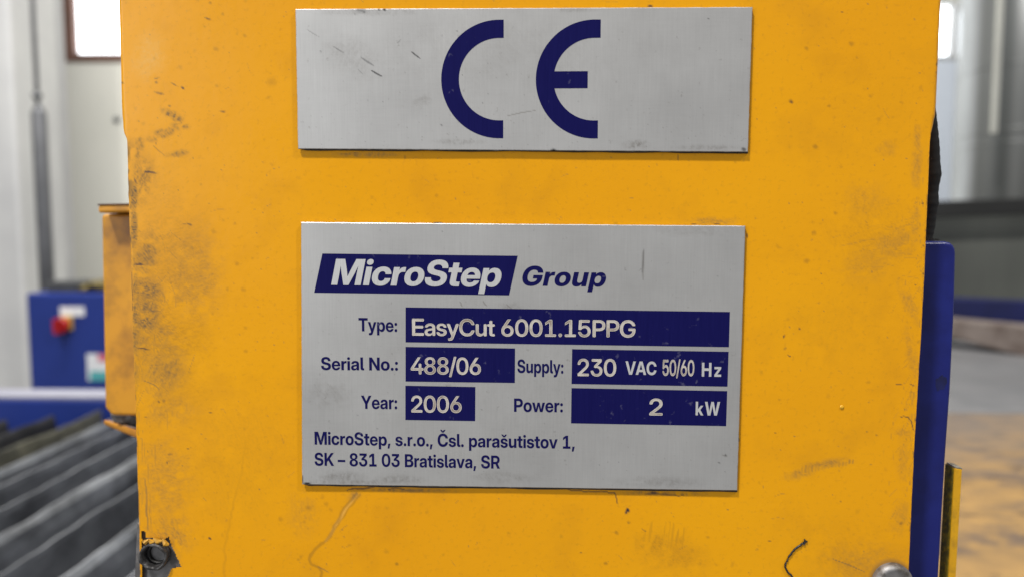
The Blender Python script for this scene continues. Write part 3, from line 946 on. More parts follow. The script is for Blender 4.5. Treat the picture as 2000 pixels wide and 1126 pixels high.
# --- greasy smears, left edge
C = pt_.cloud
C('grime', 338, 226, 30, 11, 28, 0.87, .07, 1); C('grime', 352, 246, 22, 8, 10, 0.87, .07, 2)
C('grime', 316, 262, 48, 12, -20, 0.93, .06, 3); C('grime', 272, 285, 12, 30, 8, 1.00, .07, 4)
C('grime', 350, 300, 34, 9, -8, 0.58, .07, 5); C('grime', 262, 390, 13, 70, 0, 1.00, .05, 6)
C('grime', 280, 350, 30, 60, 0, 0.58, .06, 7); C('grime', 262, 455, 10, 50, 0, 1.00, .06, 8)
C('grime', 286, 505, 34, 66, 10, 0.62, .06, 9, .5); C('grime', 288, 615, 34, 100, 12, 0.62, .06, 10, .5)
C('grime', 290, 565, 40, 30, 20, 0.70, .07, 11, .6); C('grime', 325, 645, 26, 14, -5, 0.56, .07, 12)
C('grime', 318, 720, 58, 58, -30, 0.50, .07, 13, .5); C('grime', 315, 690, 70, 60, 20, 0.32, .07, 14, .4)
C('grime', 300, 765, 50, 18, 5, 0.37, .08, 15); C('grime', 330, 800, 70, 40, 0, 0.28, .08, 16)
C('grime', 320, 940, 70, 110, 0, 0.30, .07, 17); C('grime', 330, 1045, 60, 60, 0, 0.42, .07, 18)
C('grime', 265, 620, 12, 200, 0, 0.66, .06, 19); C('grime', 380, 530, 70, 120, 0, 0.30, .08, 20)
C('spot', 330, 600, 120, 330, 0, 0.35, .03, 41); C('spot', 460, 900, 150, 200, 20, 0.17, .03, 42)
# --- right edge
C('grime', 1793, 290, 11, 60, 0, 0.41, .07, 21); C('grime', 1790, 330, 14, 50, 0, 0.32, .08, 22)
C('grime', 1788, 435, 12, 44, 6, 0.35, .07, 23); C('grime', 1735, 290, 24, 20, 0, 0.24, .09, 24)
C('grime', 1745, 475, 60, 34, -20, 0.30, .07, 25, .6); C('grime', 1690, 520, 70, 40, -10, 0.19, .07, 26, .6)
C('grime', 1742, 495, 30, 10, 10, 0.27, .09, 27); C('grime', 1776, 590, 16, 60, -25, 0.30, .09, 28, 2)
C('grime', 1780, 690, 14, 70, -10, 0.27, .09, 29, 2); C('spot', 1700, 460, 130, 120, 0, 0.17, .04, 30)
C('spot', 1650, 640, 170, 110, 0, 0.11, .04, 31); C('grime', 1765, 845, 26, 14, 10, 0.22, .09, 32)
C('grime', 1765, 900, 18, 60, 0, 0.19, .09, 33); C('grime', 1760, 1010, 24, 50, 20, 0.24, .08, 34)
C('grime', 1690, 1100, 110, 50, 0, 0.24, .10, 35); C('spot', 1640, 1080, 170, 90, 0, 0.17, .04, 36)
C('grime', 1690, 390, 60, 50, 0, 0.15, .09, 37); C('spot', 1700, 250, 160, 120, 0, 0.08, .04, 38)
for i in range(150):
    x, y = 1812 - (Yfrac := rng.uniform(0, 1)) * 30 - abs(rng.normal(0, 22)), 380 + Yfrac * 640
    a, l = rng.uniform(1.3, 2.5), rng.uniform(6, 26)
    pt_.line('grime', [(x, y), (x + l * math.cos(a), y + l * math.sin(a))], .7, rng.uniform(.08, .38))
for i in range(60):
    x, y = rng.normal(1725, 40), rng.normal(480, 30)
    a, l = rng.uniform(-0.5, 0.3), rng.uniform(10, 46)
    pt_.line('grime', [(x, y), (x + l * math.cos(a), y + l * math.sin(a))], .8, rng.uniform(.06, .28))
# rubbed smudge built of short strokes
for i in range(16):
    x = 1566 + i * 6.6
    y = 914 - i * 0.9 + rng.uniform(-2, 2)
    pt_.line('grime', [(x, y + 9 - i * .25), (x + 1.5 + rng.uniform(-1, 1), y - 6 + i * .2)], 2.2, 0.22 + 0.3 * rng.random())
C('grime', 1560, 925, 36, 12, -10, .5, .08, 51); C('grime', 1615, 905, 60, 12, -8, .5, .08, 53)
# broom-like strokes low centre
for i in range(9):
    x = 1258 + i * 9 + rng.uniform(-4, 4)
    pt_.line('spot', [(x + 5, 1030 + rng.uniform(-14, 12)), (x - 1, 1060 + rng.uniform(-4, 18))], rng.uniform(1.2, 3), 0.18 + 0.25 * rng.random())
C('spot', 1285, 1062, 60, 34, 10, .5, .05, 43); C('spot', 1320, 1090, 90, 40, 0, .32, .05, 44)
# drip stain under the rating plate
drip = [(695, 962), (683, 978), (672, 992), (663, 1010), (653, 1025), (645, 1043), (634, 1057), (616, 1071), (607, 1082), (605, 1092), (608, 1100), (620, 1107), (628, 1116), (626, 1130)]
pt_.line('spot', drip, 2.6, .55, False, 1.5, 5)
pt_.line('spot', [(p[0] + 9 * max(0, 1 - i / 6), p[1] + 3) for i, p in enumerate(drip[:9])], 1.6, .5, False, 1.5, 6)
pt_.line('pale', [(p[0] + 4 * max(0, 1 - i / 6), p[1] + 1) for i, p in enumerate(drip[:7])], 3.2, .35, True)
C('grime', 690, 968, 20, 12, -20, .4, .09, 61)
pt_.line('grime', [(620, 1105), (634, 1112), (642, 1117)], 1.2, .5)
# dirt lines squeezed out below the plates
pt_.line('mark', [(675, 957), (705, 951), (735, 949), (748, 947)], 2.0, .75, True, 2, 9)
pt_.line('mark', [(758, 955), (770, 951), (790, 954)], 1.4, .6, True, 1, 3)
pt_.line('mark', [(1110, 955), (1150, 958), (1192, 960), (1201, 962), (1204, 974), (1206, 982)], 1.1, .8, False, 1.5, 12)
pt_.line('mark', [(1255, 962), (1290, 964), (1335, 967)], 1.3, .6, True, 2, 13)
pt_.blob('mark', 1278, 961, 10, 3.5, 5, .85, .2, .5, .3, 3)
C('grime', 800, 956, 120, 6, 1, .55, .09, 62); C('grime', 1290, 962, 110, 7, 1, .55, .09, 63); C('grime', 720, 302, 80, 7, 0, .5, .09, 64)
pt_.blob('mark', 683, 300, 24, 1.8, -4, .55, .2, .6, .3, 8); pt_.line('mark', [(791, 300), (791, 315)], 1.0, .8)
pt_.line('mark', [(1325, 302), (1324, 314)], 1.0, .55)
pt_.blob('mark', 1270, 12, 8, 2.5, 0, .9); pt_.blob('mark', 1105, 14, 14, 1.3, 0, .7); pt_.blob('mark', 855, 435, 12, 2.0, 2, .95)
pt_.blob('mark', 1458.5, 460, 1.7, 8, 0, .95); pt_.blob('mark', 1355, 438, 8, 2, 0, .7); pt_.blob('mark', 1400, 437, 9, 1.6, 0, .8); pt_.blob('mark', 1443.5, 858, 1.4, 5, 0, .9)
C('grime', 1395, 432, 60, 10, 0, .45, .1, 65); C('grime', 592, 1000, 40, 60, 0, .2, .09, 66)
# curled lines and long scratches
pt_.line('mark', [(1757, 815), (1765, 812), (1774, 814), (1780, 822), (1784, 838)], 1.1, .8)
pt_.line('mark', [(1748, 749), (1765, 751)], 1.0, .7); pt_.line('mark', [(1778, 749), (1786, 753)], 0.9, .7)
pt_.line('grime', [(1625, 1090), (1660, 1103), (1690, 1116)], .9, .75)
pt_.line('grime', [(280, 742), (300, 750), (312, 760)], 1.0, .7); pt_.line('grime', [(300, 285), (322, 305)], .8, .55)
for x in (283, 286, 289, 293):
    pt_.line('grime', [(x, 930 + rng.uniform(-40, 20)), (x + 1, 980), (x + 3, 1040)], .8, .6)
pt_.line('spot', [(480, 860), (472, 920), (462, 960), (452, 1000), (440, 1060), (438, 1126)], 2.4, .22, False, 2, 4)
for i in range(230):
    x, y = 256 + abs(rng.normal(0, 46)), rng.uniform(440, 760)
    a, l = rng.uniform(0.6, 2.5), rng.uniform(8, 44)
    k1 = rng.uniform(-5, 5)
    pt_.line('grime', [(x, y), (x + l * .5 * math.cos(a) + k1, y + l * .5 * math.sin(a)), (x + l * math.cos(a), y + l * math.sin(a))], .75, rng.uniform(.08, .42))
for i in range(60):
    x, y = 262 + abs(rng.normal(0, 30)), rng.uniform(780, 1040)
    l = rng.uniform(14, 70)
    pt_.line('grime', [(x, y), (x + rng.uniform(-2, 3), y + l)], .7, rng.uniform(.06, .35))
# chipped paint along the cut edges
ew = sstep(0, 1, 1 - np.clip((X - np.interp(Yp, rows, le)) / 4.0, 0, 1)) * sstep(300, 420, Yp)
en = fbm(X * 0.10, Yp * 0.06, 88, 4)
pt_.m['mark'] = np.maximum(pt_.m['mark'], ew * sstep(0.55, 0.66, en) * 0.85)
ew2 = (1 - np.clip((np.interp(Yp, rows, re) - X) / 4.5, 0, 1)) * sstep(240, 300, Yp)
pt_.m['mark'] = np.maximum(pt_.m['mark'], ew2 * sstep(0.60, 0.70, en) * 0.75)
ew3 = (1 - np.clip((X - np.interp(Yp, rows, le)) / 26.0, 0, 1)) * sstep(260, 300, Yp) * (1 - sstep(480, 560, Yp))
pt_.m['grime'] = np.maximum(pt_.m['grime'], ew3 * sstep(0.42, 0.6, fbm(X * 0.05, Yp * 0.03, 91, 5)) * 0.8)
# pale rubbed area upper left
C('pale', 290, 110, 40, 60, 10, .35, .05, 71, 1, .3, .6)
# ring of dirt round the bolt
rb = np.hypot(X - 1740, Yp - 1134)
pt_.m['grime'] = np.maximum(pt_.m['grime'], (1 - sstep(37, 50, rb)) * 0.6)
for k_ in ('grime', 'mark', 'spot', 'pale'):
    attr(panel, k_, np.clip(pt_.m[k_], 0, 1))

# bolt at the lower right
b = bmesh.new()
c = at(1741, 1134, D)
r0 = 39 * MPX
lathe(b, (c[0], D, c[2]), (0, -1, 0), [(r0 * 1.0, -0.001), (r0 * 1.0, 0.0010), (r0 * 0.97, 0.0015), (r0 * 0.86, 0.0022), (r0 * 0.78, 0.0024), (r0 * 0.74, 0.00235), (r0 * 0.40, 0.0022), (0, 0.0022)], 64)
obj('bolt', b, M['bolt'], cover, True)
# chipped curl of paint low on the right: raised dark flake with a lit rim
b = bmesh.new()
curl = [(1576, 1056), (1566, 1061), (1553, 1071), (1542, 1084), (1535, 1098), (1533, 1104), (1537, 1114), (1544, 1121), (1551, 1130)]
CPT = [Vector(at(x, y, D - 0.00015)) for x, y in curl]
fine = []
for p, q in zip(CPT, CPT[1:]):
    for t in np.linspace(0, 1, 5)[:-1]:
        fine.append(p.lerp(q, t) + Vector((random.uniform(-1, 1), 0, random.uniform(-1, 1))) * 0.00010)
tube(b, fine, [0.00022 + 0.00010 * random.random() for _ in fine], 7)
kk = Vector(at(1572, 1057, D - 0.0002))
for _ in range(5):
    q = kk + Vector((random.uniform(-1, 1), 0, random.uniform(-1, 1))) * 0.0008
    tube(b, [q, q + Vector((random.uniform(-1, 1), -0.2, random.uniform(-1, 1))) * 0.0006], 0.0002, 6)
obj('curled_paint_crack', b, M['black'], cover)
# small run of paint
b = bmesh.new()
c = at(1644, 794, D)
lathe(b, c, (0, -1, 0), [(0.0006, 0), (0.0005, 0.0002), (0.0003, 0.0003), (0, 0.00033)], 16)
obj('paint_blister', b, simple('yellow_blister_paint', (0.74, 0.40, 0.02), (0.66, 0.34, 0.02), 0.25), cover, True)

# steel tube showing in the torn opening
sock = thing('tube_end', 'hollow dark steel tube end with a jagged plate, in the torn opening at lower left', 'steel tube', tuple(at(304, 1085, D + 0.004)))
b = bmesh.new()
prism(b, [at(x, y, D + 0.0012) for x, y in [(268, 1022), (300, 1030), (336, 1040), (366, 1112), (340, 1120), (334, 1165), (262, 1165)]], (0, 0.002, 0))
obj('torn_plate', b, simple('grey_torn_steel', (0.28, 0.275, 0.28), (0.15, 0.145, 0.145), 0.4, 0.4, 300), sock)
b = bmesh.new()
c = at(303, 1083, D)
rt = 29 * MPX
lathe(b, (c[0], D, c[2]), (0, -1, 0), [(rt, -0.001), (rt * 1.0, 0.0012), (rt * 0.93, 0.0017), (rt * 0.80, 0.0015), (rt * 0.74, 0.0006), (rt * 0.70, -0.0010)], 48)
for v in b.verts:
    a_ = math.atan2(v.co.z - c[2], v.co.x - c[0])
    v.co.y += 0.0003 * math.sin(3 * a_ + 1) + 0.0002 * math.sin(7 * a_)
obj('tube_rim', b, M['dark_steel'], sock, True)
b = bmesh.new()
c2 = at(307, 1081, D)
lathe(b, (c2[0], D, c2[2]), (0, -1, 0), [(rt * 0.70, -0.0011), (rt * 0.66, 0.0), (rt * 0.60, -0.0005), (rt * 0.55, -0.003), (rt * 0.55, -0.011), (0, -0.011)], 40)
obj('tube_bore', b, M['black'], sock, True)
b = bmesh.new()
for (xa, ya, xb, yb) in [(280, 1056, 291, 1052), (291, 1053, 304, 1056), (318, 1052, 330, 1063), (300, 1051, 318, 1055)]:
    p, q = Vector(at(xa, ya, D - 0.0005)), Vector(at(xb, yb, D - 0.0009))
    m_ = (p + q) / 2 + Vector((0, -0.0003, -0.0005))
    tube(b, [p, m_, q], [0.0004, 0.0008, 0.0003], 6)
obj('paint_flake', b, simple('peeled_yellow_paint', (0.58, 0.30, 0.02), (0.25, 0.13, 0.02), 0.5, 0, 900), sock)

